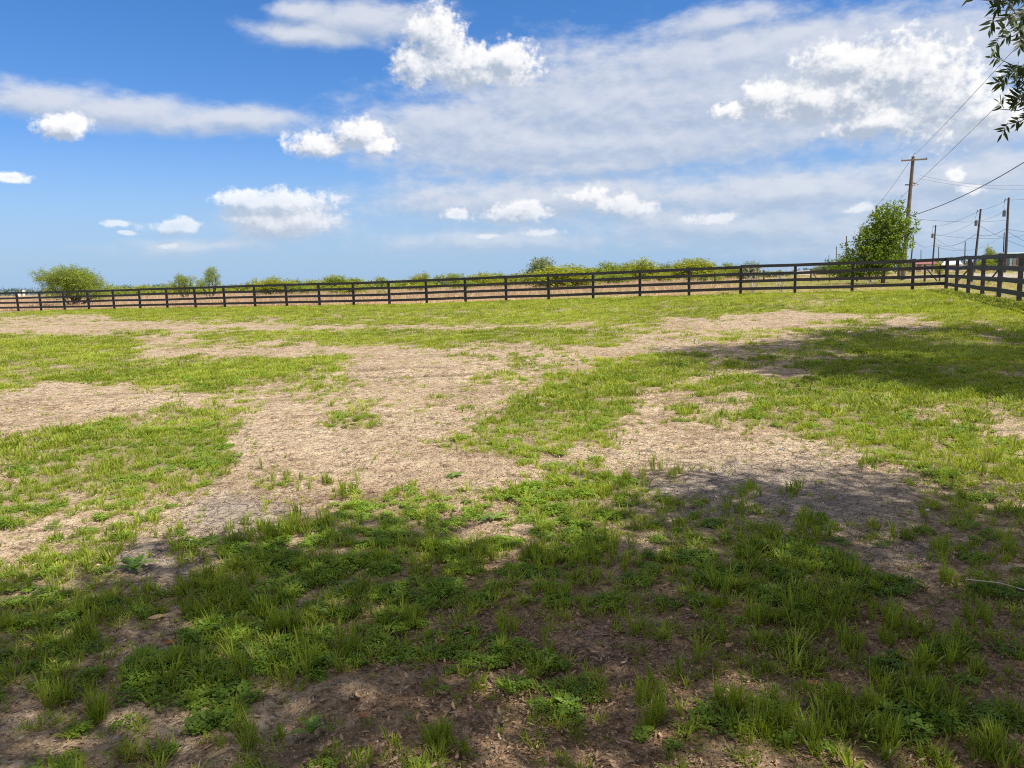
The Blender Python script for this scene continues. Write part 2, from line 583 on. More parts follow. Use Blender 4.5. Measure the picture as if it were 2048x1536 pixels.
PA = np.array([17.913, 32.885])
FD = np.array([math.cos(-.38375), math.sin(-.38375)])
CORNER = PA + FD * 1.3
RD = np.array([-math.sin(.38375), -math.cos(.38375)])


def inside(x, y):
    """distance (m) inside the paddock fence, negative outside"""
    nb = np.array([FD[1], -FD[0]])            # towards the camera from the back run
    d1 = (x - CORNER[0]) * nb[0] + (y - CORNER[1]) * nb[1]
    nr = -FD
    d2 = (x - CORNER[0]) * nr[0] + (y - CORNER[1]) * nr[1]
    return np.minimum(d1, d2)


def cover(x, y):
    x, y = np.asarray(x, float), np.asarray(y, float)
    u, v, w = project(x, y, tz(x, y))
    wx = (fbm(x, y, 1.6, 4, 31) - .5)
    wy = (fbm(x, y, 1.6, 4, 47) - .5)
    dist = np.clip(w, 2, 60)
    u = u + wx * 260 * 4 / dist
    v = v + wy * 160 * (4 / dist) ** 1.5
    fu = np.clip((u - _gx[0]) / 16, 0, len(_gx) - 1.001)
    fv = np.interp(v, _rows, np.arange(len(_rows)))
    fv = np.clip(fv, 0, len(_rows) - 1.001)
    i, j = fu.astype(int), fv.astype(int)
    a, b = fu - i, fv - j
    g = (_tab[j, i] * (1 - a) + _tab[j, i + 1] * a) * (1 - b) + (_tab[j + 1, i] * (1 - a) + _tab[j + 1, i + 1] * a) * b
    off = (w < .3) | (u < -300) | (u > 2350) | (v > 1700)
    alt = 9 * sstep(fbm(x, y, .35, 4, 77), .22, .58)
    g = np.where(off, alt, g)
    g = g / 9
    g = g * .96 + .72 * (fbm(x, y, 4.2, 4, 91, .6) - .5) + .40 * (fbm(x, y, 1.1, 3, 19) - .5)
    ins = inside(x, y)
    g = np.where((ins < 2.0) & (ins > -.3), np.maximum(g, .85), g)
    return np.clip(g, 0, 1.1)


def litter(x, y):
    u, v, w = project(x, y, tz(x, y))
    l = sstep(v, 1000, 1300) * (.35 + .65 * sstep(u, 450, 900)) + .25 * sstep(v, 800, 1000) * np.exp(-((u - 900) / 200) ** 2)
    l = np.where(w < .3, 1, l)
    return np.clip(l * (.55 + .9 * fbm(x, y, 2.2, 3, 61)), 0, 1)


def cracky(x, y):
    u, v, w = project(x, y, tz(x, y))
    k = np.exp(-(((u - 1520) / 300) ** 2 + ((v - 990) / 70) ** 2)) + np.exp(-(((u - 300) / 110) ** 2 + ((v - 1120) / 40) ** 2)) + .8 * np.exp(-(((u - 470) / 130) ** 2 + ((v - 1030) / 50) ** 2)) \
        + np.exp(-(((u - 1830) / 110) ** 2 + ((v - 1105) / 30) ** 2)) + .6 * np.exp(-(((u - 1220) / 70) ** 2 + ((v - 1310) / 35) ** 2))
    return np.clip(np.where(w < .3, 0, k), 0, 1)


def axis_lines(lo, hi, near, far_ratio=1.045, d0=.045, centre=0.0):
    out = [centre]
    for sgn in (-1, 1):
        q, d = centre, d0
        while (q < hi if sgn > 0 else q > lo):
            q += sgn * d
            out.append(q)
            if abs(q - centre) > near:
                d *= far_ratio
    return np.array(sorted(out))


# ------------------------------------------------------------------ ground
def ground_material():
    mt, T, out = new_mat('soil')
    pos = T.n('ShaderNodeNewGeometry').outputs['Position']
    cov = T.attr('cover')
    lit_ = T.attr('litter')
    crk = T.attr('crack')
    yard = T.attr('yard')
    road = T.attr('road')
    n1 = T.noise(pos, .9, 5, .6)
    n2 = T.noise(pos, 9, 6, .62)
    n3 = T.noise(pos, 55, 5, .65)
    vor = T.n('ShaderNodeTexVoronoi')
    T.put(vor.inputs['Vector'], T.v('ADD', pos, T.v('MULTIPLY', T.noise(pos, 14, 3, .5, out=1), (.05, .05, .05))))
    vor.inputs['Scale'].default_value = 60
    dirt = T.mix(T.ss(n1, .35, .65), (.36, .262, .165), (.54, .42, .285))
    dirt = T.mix(T.m('MULTIPLY', T.ss(n2, .50, .70), .85), dirt, (.66, .545, .38))
    dirt = T.mix(T.m('MULTIPLY', T.ss(n2, .48, .34), .8), dirt, (.16, .11, .072))
    dirt = T.mix(T.ss(T.noise(pos, .45, 4, .6), .56, .70, 0, .7), dirt, (.29, .175, .10))
    streak = T.noise(T.v('MULTIPLY', pos, (.35, 2.4, 1)), 1.6, 5, .62, .3)
    dirt = T.mix(T.ss(streak, .44, .30, 0, .6), dirt, (.19, .135, .10))
    dirt = T.mix(T.ss(streak, .56, .72, 0, .45), dirt, (.60, .48, .36))
    chip = T.n('ShaderNodeSeparateColor')
    T.put(chip.inputs[0], vor.outputs['Color'])
    dirt = T.mix(T.m('MULTIPLY', T.m('GREATER_THAN', chip.outputs[0], .84), T.ss(vor.outputs['Distance'], .55, .3)), dirt, (.62, .54, .44))
    dirt = T.mix(T.m('MULTIPLY', T.m('LESS_THAN', chip.outputs[0], .20), .6), dirt, (.10, .07, .05))
    dirt = T.mix(T.ss(crk, .1, .8, 0, .6), dirt, T.mix(n2, (.21, .18, .16), (.36, .32, .29)))
    dirt = T.mix(T.m('MULTIPLY', T.attr('rut'), .75), dirt, (.12, .085, .06))
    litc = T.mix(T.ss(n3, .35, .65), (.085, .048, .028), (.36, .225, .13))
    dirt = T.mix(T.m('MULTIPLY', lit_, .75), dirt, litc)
    gr = T.mix(T.ss(n3, .35, .65), (.12, .115, .045), (.32, .28, .13))
    yd = T.mix(T.ss(cov, .40, .95, 0, .62), dirt, gr)
    # field beyond the fence
    fd = T.mix(T.ss(T.noise(pos, .07, 5, .6), .4, .6), (.36, .27, .18), (.30, .29, .15))
    fd = T.mix(T.ss(n2, .4, .7, 0, .6), fd, (.44, .33, .19))
    c = T.mix(yard, fd, yd)
    rd = T.mix(T.ss(n2, .3, .7), (.33, .28, .25), (.46, .41, .37))
    c = T.mix(road, c, rd)
    # cracks in the dried mud
    cr = T.n('ShaderNodeTexVoronoi', feature='DISTANCE_TO_EDGE')
    T.put(cr.inputs['Vector'], T.v('ADD', pos, T.v('MULTIPLY', T.noise(pos, 7, 4, .6, out=1), (.16, .16, .16))))
    cr.inputs['Scale'].default_value = 8.5
    line = T.ss(cr.outputs['Distance'], .055, .012)
    line = T.m('MULTIPLY', line, T.m('ADD', T.m('MULTIPLY', crk, .95), T.ss(n1, .5, .65, 0, .45)), clamp=True)
    line = T.m('MULTIPLY', line, yard)
    b = T.n('ShaderNodeBsdfPrincipled')
    T.put(b.inputs['Base Color'], c)
    b.inputs['Roughness'].default_value = .95
    b.inputs['Specular IOR Level'].default_value = .1
    h = T.m('ADD', T.m('MULTIPLY', n3, .4), T.m('MULTIPLY', n2, 1.0))
    h = T.m('ADD', h, T.m('MULTIPLY', chip.outputs[1], T.m('MULTIPLY', T.ss(vor.outputs['Distance'], .6, .2), .35)))
    h = T.m('SUBTRACT', h, T.m('MULTIPLY', line, 1.6))
    bp = T.n('ShaderNodeBump')
    bp.inputs['Strength'].default_value = 1.0
    bp.inputs['Distance'].default_value = .04
    T.put(bp.inputs['Height'], h)
    T.put(b.inputs['Normal'], bp.outputs[0])
    T.t.links.new(b.outputs[0], out.inputs[0])
    return mt


def make_ground():
    gx = axis_lines(-4500, 4500, 4.5, 1.035, .05)
    gy = axis_lines(-1500, 6000, 4.0, 1.028, .045, centre=4.5)
    X, Y = np.meshgrid(gx, gy)
    x, y = X.ravel(), Y.ravel()
    z = tz(x, y)
    ins = inside(x, y)
    yard = sstep(ins, -.25, .15)
    d = np.hypot(x, y)
    cv = cover(x, y)
    near = np.exp(-(d / 22) ** 2)
    z = z + yard * ((fbm(x, y, 3.0, 4, 3) - .5) * .05 + (fbm(x, y, 14, 3, 8) - .5) * .018 * near)
    rut = np.zeros(len(x))
    for (p0, p1, wd) in (((-80, 838), (190, 860), .07), ((-60, 868), (70, 874), .05), ((40, 806), (250, 822), .05), ((640, 1000), (860, 985), .03), ((560, 742), (900, 733), .10), ((560, 756), (940, 748), .10)):
        a0, a1 = np.array(ground_at(*p0)[:2]), np.array(ground_at(*p1)[:2])
        dd = a1 - a0
        tt = np.clip(((x - a0[0]) * dd[0] + (y - a0[1]) * dd[1]) / (dd @ dd), 0, 1)
        ds = np.hypot(x - a0[0] - tt * dd[0], y - a0[1] - tt * dd[1]) / (wd * (.6 + .9 * fbm(x, y, 2.5, 2, 88)))
        rut = np.maximum(rut, np.exp(-ds ** 2) * sstep(fbm(x, y, 1.5, 3, 99), .3, .5))
    z = z - yard * .04 * rut
    # shallow wheel ruts across the bare ground on the left
    z = z - yard * .035 * np.exp(-(((y - (9.3 + .05 * x)) / .14) ** 2)) * sstep(-x, 2, 5)
    z = z - yard * .045 * np.exp(-(((y - (7.75 + .08 * x)) / .16) ** 2)) * sstep(-x, 3, 5)
    rd = road_mask(x, y)
    nx, ny = len(gx), len(gy)
    idx = np.arange(nx * ny).reshape(ny, nx)
    f = np.stack([idx[:-1, :-1], idx[:-1, 1:], idx[1:, 1:], idx[1:, :-1]], -1).reshape(-1, 4)
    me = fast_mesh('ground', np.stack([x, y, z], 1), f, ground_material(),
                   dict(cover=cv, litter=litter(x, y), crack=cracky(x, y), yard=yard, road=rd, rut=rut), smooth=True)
    o = link('ground', me)
    tag(o, kind='structure')


def road_mask(x, y):
    """gravel track and lot to the right beyond the fence"""
    e = (y - 60) + .25 * (x - 30)
    return sstep(x / np.maximum(y, 1), .50, .535) * sstep(e, -3, 0) * sstep(-e, -60, -45)


make_ground()


# ------------------------------------------------------------------ plank fence
def fence():
    root = empty('plank_fence', (CORNER[0], CORNER[1], tzf(*CORNER)),
                 'long black four-board wooden paddock fence running across the field and turning at a corner', 'fence')
    rx, ry, rz = root.location

    def run(pts, inward, dirv):
        h = [1.40 + random.uniform(-.015, .015) for _ in pts]
        for k, (x, y) in enumerate(pts):
            z = tzf(x, y)
            b = MB()
            tilt = np.array([random.uniform(-.008, .008), random.uniform(-.008, .008), 1])
            tilt /= np.linalg.norm(tilt)
            a1 = np.array([dirv[0], dirv[1], 0.])
            b.box((x - rx, y - ry, z - rz + h[k] / 2 - .15), (.125, .11, h[k] + .3), (a1, np.array([-dirv[1], dirv[0], 0.]), tilt))
            post = b.build('post', M_FENCE, root)
            bv = post.modifiers.new('bevel', 'BEVEL')
            bv.width = .008
            bv.segments = 1
        for c, hc in enumerate((1.325, .975, .62, .27)):
            for k in range(0, len(pts) - 1, 2):
                k2 = min(k + 2, len(pts) - 1)
                vs, fs = [], []
                ks = list(range(k, k2 + 1))
                off = np.array([inward[0], inward[1]]) * (.055 + .016)
                wob = random.uniform(-.012, .012)
                for q, kk in enumerate(ks):
                    x, y = pts[kk]
                    e = 0
                    if q == 0:
                        e = .004
                    if q == len(ks) - 1:
                        e = -.004
                    x, y = x + dirv[0] * e + off[0], y + dirv[1] * e + off[1]
                    z = tzf(*pts[kk]) + hc + wob + random.uniform(-.016, .016)
                    for dx, dz in ((-.013, -.07), (.013, -.07), (.013, .07), (-.013, .07)):
                        vs.append((x - rx + inward[0] * dx, y - ry + inward[1] * dx, z - rz + dz))
                for q in range(len(ks) - 1):
                    for w in range(4):
                        w2 = (w + 1) % 4
                        fs.append((q * 4 + w, q * 4 + w2, (q + 1) * 4 + w2, (q + 1) * 4 + w))
                fs.append((0, 1, 2, 3))
                L = (len(ks) - 1) * 4
                fs.append((L + 3, L + 2, L + 1, L))
                MB().add(vs, fs).build('rail', M_FENCE, root)
    nb = (FD[1], -FD[0])
    pts = [tuple(PA + FD * 2.44 * i) for i in range(-27, 1)] + [tuple(CORNER)]
    run(pts, nb, FD)
    pts2 = [tuple(CORNER + RD * 2.44 * i) for i in range(0, 9)]
    pts2[0] = tuple(CORNER + RD * .075)
    run([pts2[0]] + pts2[1:], (-FD[0], -FD[1]), RD)


fence()


# ------------------------------------------------------------------ geometry-node scatter of uncountable ground cover
def proto_collection(name, meshes):
    c = bpy.data.collections.new(name)
    for i, me in enumerate(meshes):
        o = bpy.data.objects.new('%s_%02d' % (name, i), me)
        c.objects.link(o)
    return c


def scatter(name, label, pts, rot, scl, idx, tone, coll, mat):
    me = bpy.data.meshes.new(name)
    n_ = len(pts)
    me.vertices.add(n_)
    me.vertices.foreach_set('co', np.ascontiguousarray(pts, np.float32).ravel())
    a = me.attributes.new('rot', 'FLOAT_VECTOR', 'POINT')
    a.data.foreach_set('vector', np.ascontiguousarray(rot, np.float32).ravel())
    a = me.attributes.new('scl', 'FLOAT_VECTOR', 'POINT')
    a.data.foreach_set('vector', np.ascontiguousarray(scl, np.float32).ravel())
    a = me.attributes.new('tone', 'FLOAT', 'POINT')
    a.data.foreach_set('value', np.ascontiguousarray(tone, np.float32))
    a = me.attributes.new('idx', 'INT', 'POINT')
    a.data.foreach_set('value', np.ascontiguousarray(idx, np.int32))
    o = link(name, me)
    me.materials.append(mat)
    tag(o, label, None, None, 'stuff')
    g = bpy.data.node_groups.new('spread_' + name, 'GeometryNodeTree')
    g.interface.new_socket('Geometry', in_out='INPUT', socket_type='NodeSocketGeometry')
    g.interface.new_socket('Geometry', in_out='OUTPUT', socket_type='NodeSocketGeometry')
    N = g.nodes
    gi, go = N.new('NodeGroupInput'), N.new('NodeGroupOutput')
    ci = N.new('GeometryNodeCollectionInfo')
    ci.inputs['Collection'].default_value = coll
    ci.inputs['Separate Children'].default_value = True
    ci.inputs['Reset Children'].default_value = True
    iop = N.new('GeometryNodeInstanceOnPoints')

    def na(nm, dt):
        q = N.new('GeometryNodeInputNamedAttribute')
        q.data_type = dt
        q.inputs['Name'].default_value = nm
        return q.outputs['Attribute']
    er = N.new('FunctionNodeEulerToRotation')
    L = g.links
    L.new(na('rot', 'FLOAT_VECTOR'), er.inputs[0])
    L.new(gi.outputs[0], iop.inputs['Points'])
    L.new(ci.outputs[0], iop.inputs['Instance'])
    iop.inputs['Pick Instance'].default_value = True
    L.new(na('idx', 'INT'), iop.inputs['Instance Index'])
    L.new(er.outputs[0], iop.inputs['Rotation'])
    L.new(na('scl', 'FLOAT_VECTOR'), iop.inputs['Scale'])
    L.new(iop.outputs[0], go.inputs[0])
    md = o.modifiers.new('spread', 'NODES')
    md.node_group = g
    return o


def blades(n_, rad, h0, h1, w, lean, mat, name, curl=1.0, seed=0, flatten=0.0):
    """a clump of curved tapering blades"""
    g = np.random.default_rng(seed)
    V, Fc, bt = [], [], []
    for i in range(n_):
        a = g.uniform(0, 2 * math.pi)
        rr = rad * math.sqrt(g.uniform(0, 1))
        bx, by = rr * math.cos(a), rr * math.sin(a)
        h = g.uniform(h0, h1)
        la = a + g.uniform(-1.2, 1.2)
        le = lean * g.uniform(.3, 1.3)
        dx, dy = math.cos(la), math.sin(la)
        sx, sy = -dy, dx
        tw = g.uniform(-.8, .8)
        sx, sy = sx * math.cos(tw) + dx * math.sin(tw), sy * math.cos(tw) + dy * math.sin(tw)
        ww = w * g.uniform(.6, 1.25)
        t_ = g.uniform(0, 1)
        b = len(V)
        for k, (t, wk) in enumerate(((0, .7), (.35, 1.), (.7, .75))):
            off = le * h * (t * .4 + t * t * .6 * curl)
            zz = h * (t - .25 * le * t * t) - .004
            for s_ in (-1, 1):
                V.append((bx + dx * off + sx * ww * wk * s_ / 2, by + dy * off + sy * ww * wk * s_ / 2, zz))
                bt.append(t_)
        off = le * h * (.4 + .6 * curl)
        V.append((bx + dx * off, by + dy * off, h * (1 - .25 * le) - .004 - h * .15 * le))
        bt.append(t_)
        Fc += [(b, b + 1, b + 3, b + 2), (b + 2, b + 3, b + 5, b + 4), (b + 4, b + 5, b + 6)]
    me = bpy.data.meshes.new(name)
    me.from_pydata(V, [], Fc)
    a_ = me.attributes.new('bt', 'FLOAT', 'POINT')
    a_.data.foreach_set('value', np.array(bt, np.float32))
    me.materials.append(mat)
    me.shade_smooth()
    return me


def clover_patch(n_, rad, mat, name, seed=0):
    g = np.random.default_rng(seed)
    V, Fc, bt = [], [], []
    for i in range(n_):
        a = g.uniform(0, 6.28)
        rr = rad * math.sqrt(g.uniform(0, 1))
        cx, cy_ = rr * math.cos(a), rr * math.sin(a)
        h = g.uniform(.008, .038) * (1 - .5 * rr / rad)
        t_ = g.uniform(0, 1)
        tl = g.normal(0, .35, 2)
        s = g.uniform(.006, .0105)
        a0 = g.uniform(0, 6.28)
        for k in range(3):
            w = a0 + k * 2.1
            d = np.array([math.cos(w), math.sin(w)])
            e = np.array([-d[1], d[0]])
            b = len(V)
            for (u, v_) in ((.15, 0), (.8, .62), (1.5, .5), (1.65, 0), (1.5, -.5), (.8, -.62)):
                q = (d * u + e * v_) * s
                V.append((cx + q[0], cy_ + q[1], h + tl[0] * q[0] + tl[1] * q[1] + .25 * abs(v_) * s))
                bt.append(t_)
            Fc += [(b, b + 1, b + 2, b + 3), (b, b + 3, b + 4, b + 5)]
        b = len(V)
        V += [(cx - .0007, cy_, 0), (cx + .0007, cy_, 0), (cx, cy_, h)]
        bt += [t_] * 3
        Fc.append((b, b + 1, b + 2))
    me = bpy.data.meshes.new(name)
    me.from_pydata(V, [], Fc)
    a_ = me.attributes.new('bt', 'FLOAT', 'POINT')
    a_.data.foreach_set('value', np.array(bt, np.float32))
    me.materials.append(mat)
    return me


def dry_leaf(L, w, curl, mat, name, seed):
    g = np.random.default_rng(seed)
    V, Fc = [], []
    ts = np.linspace(0, 1, 6)
    for t in ts:
        hw = w * math.sin(math.pi * min(.98, max(.04, t ** .85))) / 2
        z = .003 + curl * (t - .5) ** 2 * L
        yb = .12 * L * math.sin(t * 2.2 + seed)
        V += [(L * (t - .5), yb - hw, z + hw * .5), (L * (t - .5), yb, z), (L * (t - .5), yb + hw, z + hw * .6)]
    for k in range(5):
        b = k * 3
        Fc += [(b, b + 1, b + 4, b + 3), (b + 1, b + 2, b + 5, b + 4)]
    me = bpy.data.meshes.new(name)
    me.from_pydata(V, [], Fc)
    a_ = me.attributes.new('bt', 'FLOAT', 'POINT')
    a_.data.foreach_set('value', np.full(len(V), .5, np.float32))
    me.materials.append(mat)
    me.shade_smooth()
    return me


def lump(name, mat, seed, flat=.6, sub=1):
    import bmesh
    bm = bmesh.new()
    bmesh.ops.create_icosphere(bm, subdivisions=sub, radius=.5)
    g = np.random.default_rng(seed)
    for v in bm.verts:
        k = 1 + g.uniform(-.28, .22)
        v.co = Vector((v.co.x * k, v.co.y * k * .8, v.co.z * k * flat + .1))
    me = bpy.data.meshes.new(name)
    bm.to_mesh(me)
    bm.free()
    me.materials.append(mat)
    return me


def wedge_points(n_, r0, r1, half=52, rng=RNG):
    a = R(90) + rng.uniform(-R(half), R(half), n_)
    rr = np.sqrt(rng.uniform(r0 * r0, r1 * r1, n_))
    return rr * np.cos(a), rr * np.sin(a)


def area(r0, r1, half=52):
    return R(half) * (r1 * r1 - r0 * r0)


grass_protos = [blades(16, .018, .035, .075, .0045, .55, M_GRASS, 'tuft_a', seed=1),
                blades(22, .030, .030, .065, .0042, .80, M_GRASS, 'tuft_b', seed=2),
                blades(12, .014, .055, .110, .0050, .40, M_GRASS, 'tuft_c', seed=3),
                blades(26, .040, .020, .050, .0040, .95, M_GRASS, 'tuft_d', seed=4),
                blades(9, .010, .070, .140, .0052, .35, M_GRASS, 'tuft_e', seed=5),
                blades(18, .022, .040, .090, .0060, .75, M_GRASS, 'tuft_f', seed=6),
                blades(60, .110, .025, .060, .0070, .80, M_GRASS, 'mat_g', seed=7),
                blades(70, .150, .020, .055, .0080, .90, M_GRASS, 'mat_h', seed=8),
                blades(46, .120, .040, .090, .0080, .60, M_GRASS, 'mat_i', seed=9)]
GC = proto_collection('grass_kind', grass_protos)
clover_protos = [clover_patch(46, .055, M_CLOVER, 'clover_a', 1), clover_patch(70, .075, M_CLOVER, 'clover_b', 2), clover_patch(30, .04, M_CLOVER, 'clover_c', 3)]
CC = proto_collection('clover_kind', clover_protos)


def clover_share(x, y):
    u, v, w = project(x, y, tz(x, y))
    s = .15 + .55 * np.exp(-(((u - 760) / 330) ** 2 + ((v - 1180) / 190) ** 2)) + .4 * np.exp(-(((u - 330) / 180) ** 2 + ((v - 1400) / 120) ** 2)) \
        + .5 * np.exp(-(((u - 1130) / 130) ** 2 + ((v - 1040) / 90) ** 2)) + .2 * np.exp(-(((u - 1560) / 200) ** 2 + ((v - 1130) / 60) ** 2))
    return np.clip(s + .9 * (fbm(x, y, 2.6, 3, 123) - .5), 0, .92)


def yard_cover():
    P_, ro, sc_, ix, tn = [], [], [], [], []
    cP, cro, csc, cix, ctn = [], [], [], [], []
    zones = [(1.2, 4.2, 860, 1.08, 0), (4.2, 8, 520, 1.0, 0), (8, 14, 250, 1.15, 1), (14, 24, 54, 1.2, 2), (24, 62, 20, 1.5, 3)]
    for (r0, r1, dens, sc0, zt) in zones:
        n_ = int(area(r0, r1) * dens)
        x, y = wedge_points(n_, r0, r1)
        c = cover(x, y)
        c = c + .13 * sstep(project(x, y, tz(x, y))[1], 1120, 1260)
        ins = inside(x, y)
        pr = sstep(c, .06, 1.05) + .035
        # the lawn by the fence is even and dense, elsewhere tufts cluster
        clus = sstep(fbm(x, y, 8, 3, 202, .6), .36, .66)
        pr = np.where((ins < 5) & (c > .8), pr, pr * (np.where(y < 3.6, .22, .26) + .88 * clus))
        keep = (RNG.random(n_) < pr) & (ins > -.15)
        x, y, c = x[keep], y[keep], c[keep]
        z = tz(x, y)
        if zt == 0:
            cl = RNG.random(len(x)) < clover_share(x, y) * .6
        else:
            cl = RNG.random(len(x)) < (.10 if zt == 1 else 0)
        cl = cl & (RNG.random(len(x)) < sstep(c, .25, .6))
        k = len(x)
        t = np.clip(1.1 * (fbm(x, y, .6, 4, 301) - .5) + .42 * RNG.random(k) + .33, 0, .85)
        u, v, w = project(x, y, z)
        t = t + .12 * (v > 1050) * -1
        t = np.where(RNG.random(k) < .09, RNG.uniform(.88, 1.0, k), t)
        s = sc0 * RNG.uniform(.65, 1.35, k) * (.55 + .45 * sstep(c, .15, .6)) * (.75 + .4 * fbm(x, y, 1.5, 2, 404))
        if zt == 0:
            id_ = RNG.choice(6, k, p=[.26, .28, .09, .25, .03, .09])
        elif zt == 1:
            id_ = RNG.choice(9, k, p=[.16, .22, .04, .20, .01, .07, .15, .13, .02])
        else:
            id_ = RNG.choice([6, 7, 8, 1], k, p=[.35, .35, .15, .15])
        rot = np.stack([RNG.normal(0, .1, k), RNG.normal(0, .1, k), RNG.uniform(0, 6.28, k)], 1)
        pt = np.stack([x, y, z + .002], 1)
        sv = np.stack([s, s, s * RNG.uniform(.75, 1.2, k)], 1)
        g = ~cl
        P_.append(pt[g]); ro.append(rot[g]); sc_.append(sv[g]); ix.append(id_[g]); tn.append(t[g])
        if cl.any():
            cP.append(pt[cl]); cro.append(rot[cl]); csc.append(sv[cl] * .92); cix.append(RNG.integers(0, 3, cl.sum())); ctn.append(np.clip(t[cl], 0, .9))
    cat = np.concatenate
    print('grass', len(cat(P_)), 'clover', len(cat(cP)))
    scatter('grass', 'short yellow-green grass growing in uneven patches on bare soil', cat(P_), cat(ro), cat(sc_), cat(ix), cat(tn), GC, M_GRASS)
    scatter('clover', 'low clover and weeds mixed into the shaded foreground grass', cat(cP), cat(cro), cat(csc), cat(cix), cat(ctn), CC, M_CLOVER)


yard_cover()

# fallen leaves, crumbs of soil
leaf_protos = [dry_leaf(.034, .011, .5, M_LITTER, 'dl_a', 1), dry_leaf(.024, .010, .9, M_LITTER, 'dl_b', 2), dry_leaf(.042, .012, .3, M_LITTER, 'dl_c', 3), dry_leaf(.018, .009, 1.2, M_LITTER, 'dl_d', 4),
               dry_leaf(.05, .0022, .3, M_LITTER, 'straw_a', 5), dry_leaf(.030, .0020, .1, M_LITTER, 'straw_b', 6)]
LC = proto_collection('dead_leaf_kind', leaf_protos)
clod_protos = [lump('crumb_a', M_CLOD, 1, .6), lump('crumb_b', M_CLOD, 2, .5), lump('crumb_c', M_CLOD, 3, .75), lump('crumb_d', M_CLOD, 4, .35)]
KC = proto_collection('crumb_kind', clod_protos)


def debris():
    x, y = wedge_points(int(area(1.2, 8.5) * 2400), 1.2, 8.5)
    l = litter(x, y) * .9 + .05
    keep = RNG.random(len(x)) < l * np.clip(1.15 - np.hypot(x, y) / 11, .3, 1)
    x, y = x[keep], y[keep]
    k = len(x)
    s = .28 + 1.05 * RNG.beta(1.5, 2.6, k)
    tn = np.clip(RNG.beta(1.3, 1.7, k), 0, .85)
    tn = np.where(RNG.random(k) < .04, 1.0, tn)
    print('litter', k)
    scatter('leaf_litter', 'small dry brown fallen leaves and straw strewn over the shaded soil', np.stack([x, y, tz(x, y) + .006 + (RNG.random(k) * .006)], 1),
            np.stack([RNG.normal(0, .3, k), RNG.normal(0, .3, k), RNG.uniform(0, 6.28, k)], 1), np.stack([s] * 3, 1),
            RNG.choice(6, k, p=[.22, .24, .1, .24, .08, .12]), tn, LC, M_LITTER)
    P_, S_, T_ = [], [], []
    for r0, r1, dens, smax in ((1.2, 5, 1700, .008), (5, 10, 1000, .011), (10, 22, 220, .019)):
        x, y = wedge_points(int(area(r0, r1) * dens), r0, r1)
        c = cover(x, y)
        keep = (RNG.random(len(x)) < (1 - .75 * sstep(c, .3, .8)) * (.25 + .75 * sstep(fbm(x, y, 3, 3, 505), .4, .6))) & (inside(x, y) > .3)
        x, y = x[keep], y[keep]
        k = len(x)
        s = .003 + smax * RNG.beta(1.2, 4, k) * 1.6
        P_.append(np.stack([x, y, tz(x, y) + .002], 1))
        S_.append(s)
        T_.append(RNG.beta(1.5, 1.5, k))
    P_, S_, T_ = np.concatenate(P_), np.concatenate(S_), np.concatenate(T_)
    k = len(S_)
    print('crumbs', k)
    scatter('gravel', 'soil crumbs and small stones scattered over the bare earth', P_, np.stack([RNG.normal(0, .4, k), RNG.normal(0, .4, k), RNG.uniform(0, 6.28, k)], 1),
            np.stack([S_] * 3, 1), RNG.integers(0, 4, k), T_, KC, M_CLOD)


debris()

# tall dry grass of the field beyond the fence
dry_protos = [blades(40, .16, .22, .55, .012, .45, M_DRY, 'dry_a', seed=21), blades(50, .25, .15, .45, .014, .55, M_DRY, 'dry_b', seed=22), blades(30, .12, .3, .75, .012, .35, M_DRY, 'dry_c', seed=23)]
DC = proto_collection('dry_grass_kind', dry_protos)
weed_protos = [blades(50, .2, .12, .35, .013, .6, M_WEED, 'weed_a', seed=31), blades(60, .3, .08, .28, .016, .7, M_WEED, 'weed_b', seed=32)]
WC = proto_collection('field_weed_kind', weed_protos)


def field():
    P_, S_, T_, G_ = [], [], [], []
    for r0, r1, dens, s0 in ((18, 45, 9, .9), (45, 80, 8, 1.1), (80, 140, 3.2, 1.5), (140, 260, .7, 2.0)):
        x, y = wedge_points(int(area(r0, r1, 46) * dens), r0, r1, 46)
        ins = inside(x, y)
        rd = road_mask(x, y)
        keep = (ins < -.25) & (RNG.random(len(x)) > rd * .97)
        x, y, ins = x[keep], y[keep], ins[keep]
        k = len(x)
        u = x / y
        green = sstep(u, .18, .36) * .8 + .55 * sstep(fbm(x, y, .06, 3, 606), .5, .6) * sstep(u, -.2, .1) + .45 * sstep(ins, -1.4, -.4) + .25 * sstep(fbm(x, y, .3, 3, 616), .5, .65)
        P_.append(np.stack([x, y, tz(x, y)], 1))
        hh = s0 * RNG.uniform(.6, 1.2, k) * (.45 + .45 * sstep(-ins, 1, 8)) * (1 - .45 * sstep(u, .2, .4))
        S_.append(np.stack([s0 * RNG.uniform(.8, 1.3, k)] * 2 + [hh * (.75 + .5 * fbm(x, y, .15, 2, 9))], 1))
        T_.append(np.clip(.7 * fbm(x, y, .12, 4, 707) + .45 * RNG.random(k) - .05, 0, 1))
        G_.append(RNG.random(k) < green)
    P_, S_, T_, G_ = [np.concatenate(q) for q in (P_, S_, T_, G_)]
    k = len(T_)
    rot = np.stack([RNG.normal(0, .08, k), RNG.normal(0, .08, k), RNG.uniform(0, 6.28, k)], 1)
    print('field', k)
    d = ~G_
    scatter('dry_grass', 'tall reddish brown dry grass covering the open field beyond the fence', P_[d], rot[d], S_[d], RNG.integers(0, 3, d.sum()), T_[d], DC, M_DRY)
    scatter('field_weeds', 'greenish yellow weeds growing along the outside of the fence and across the field', P_[G_], rot[G_], S_[G_], RNG.integers(0, 2, G_.sum()), T_[G_], WC, M_WEED)


field()


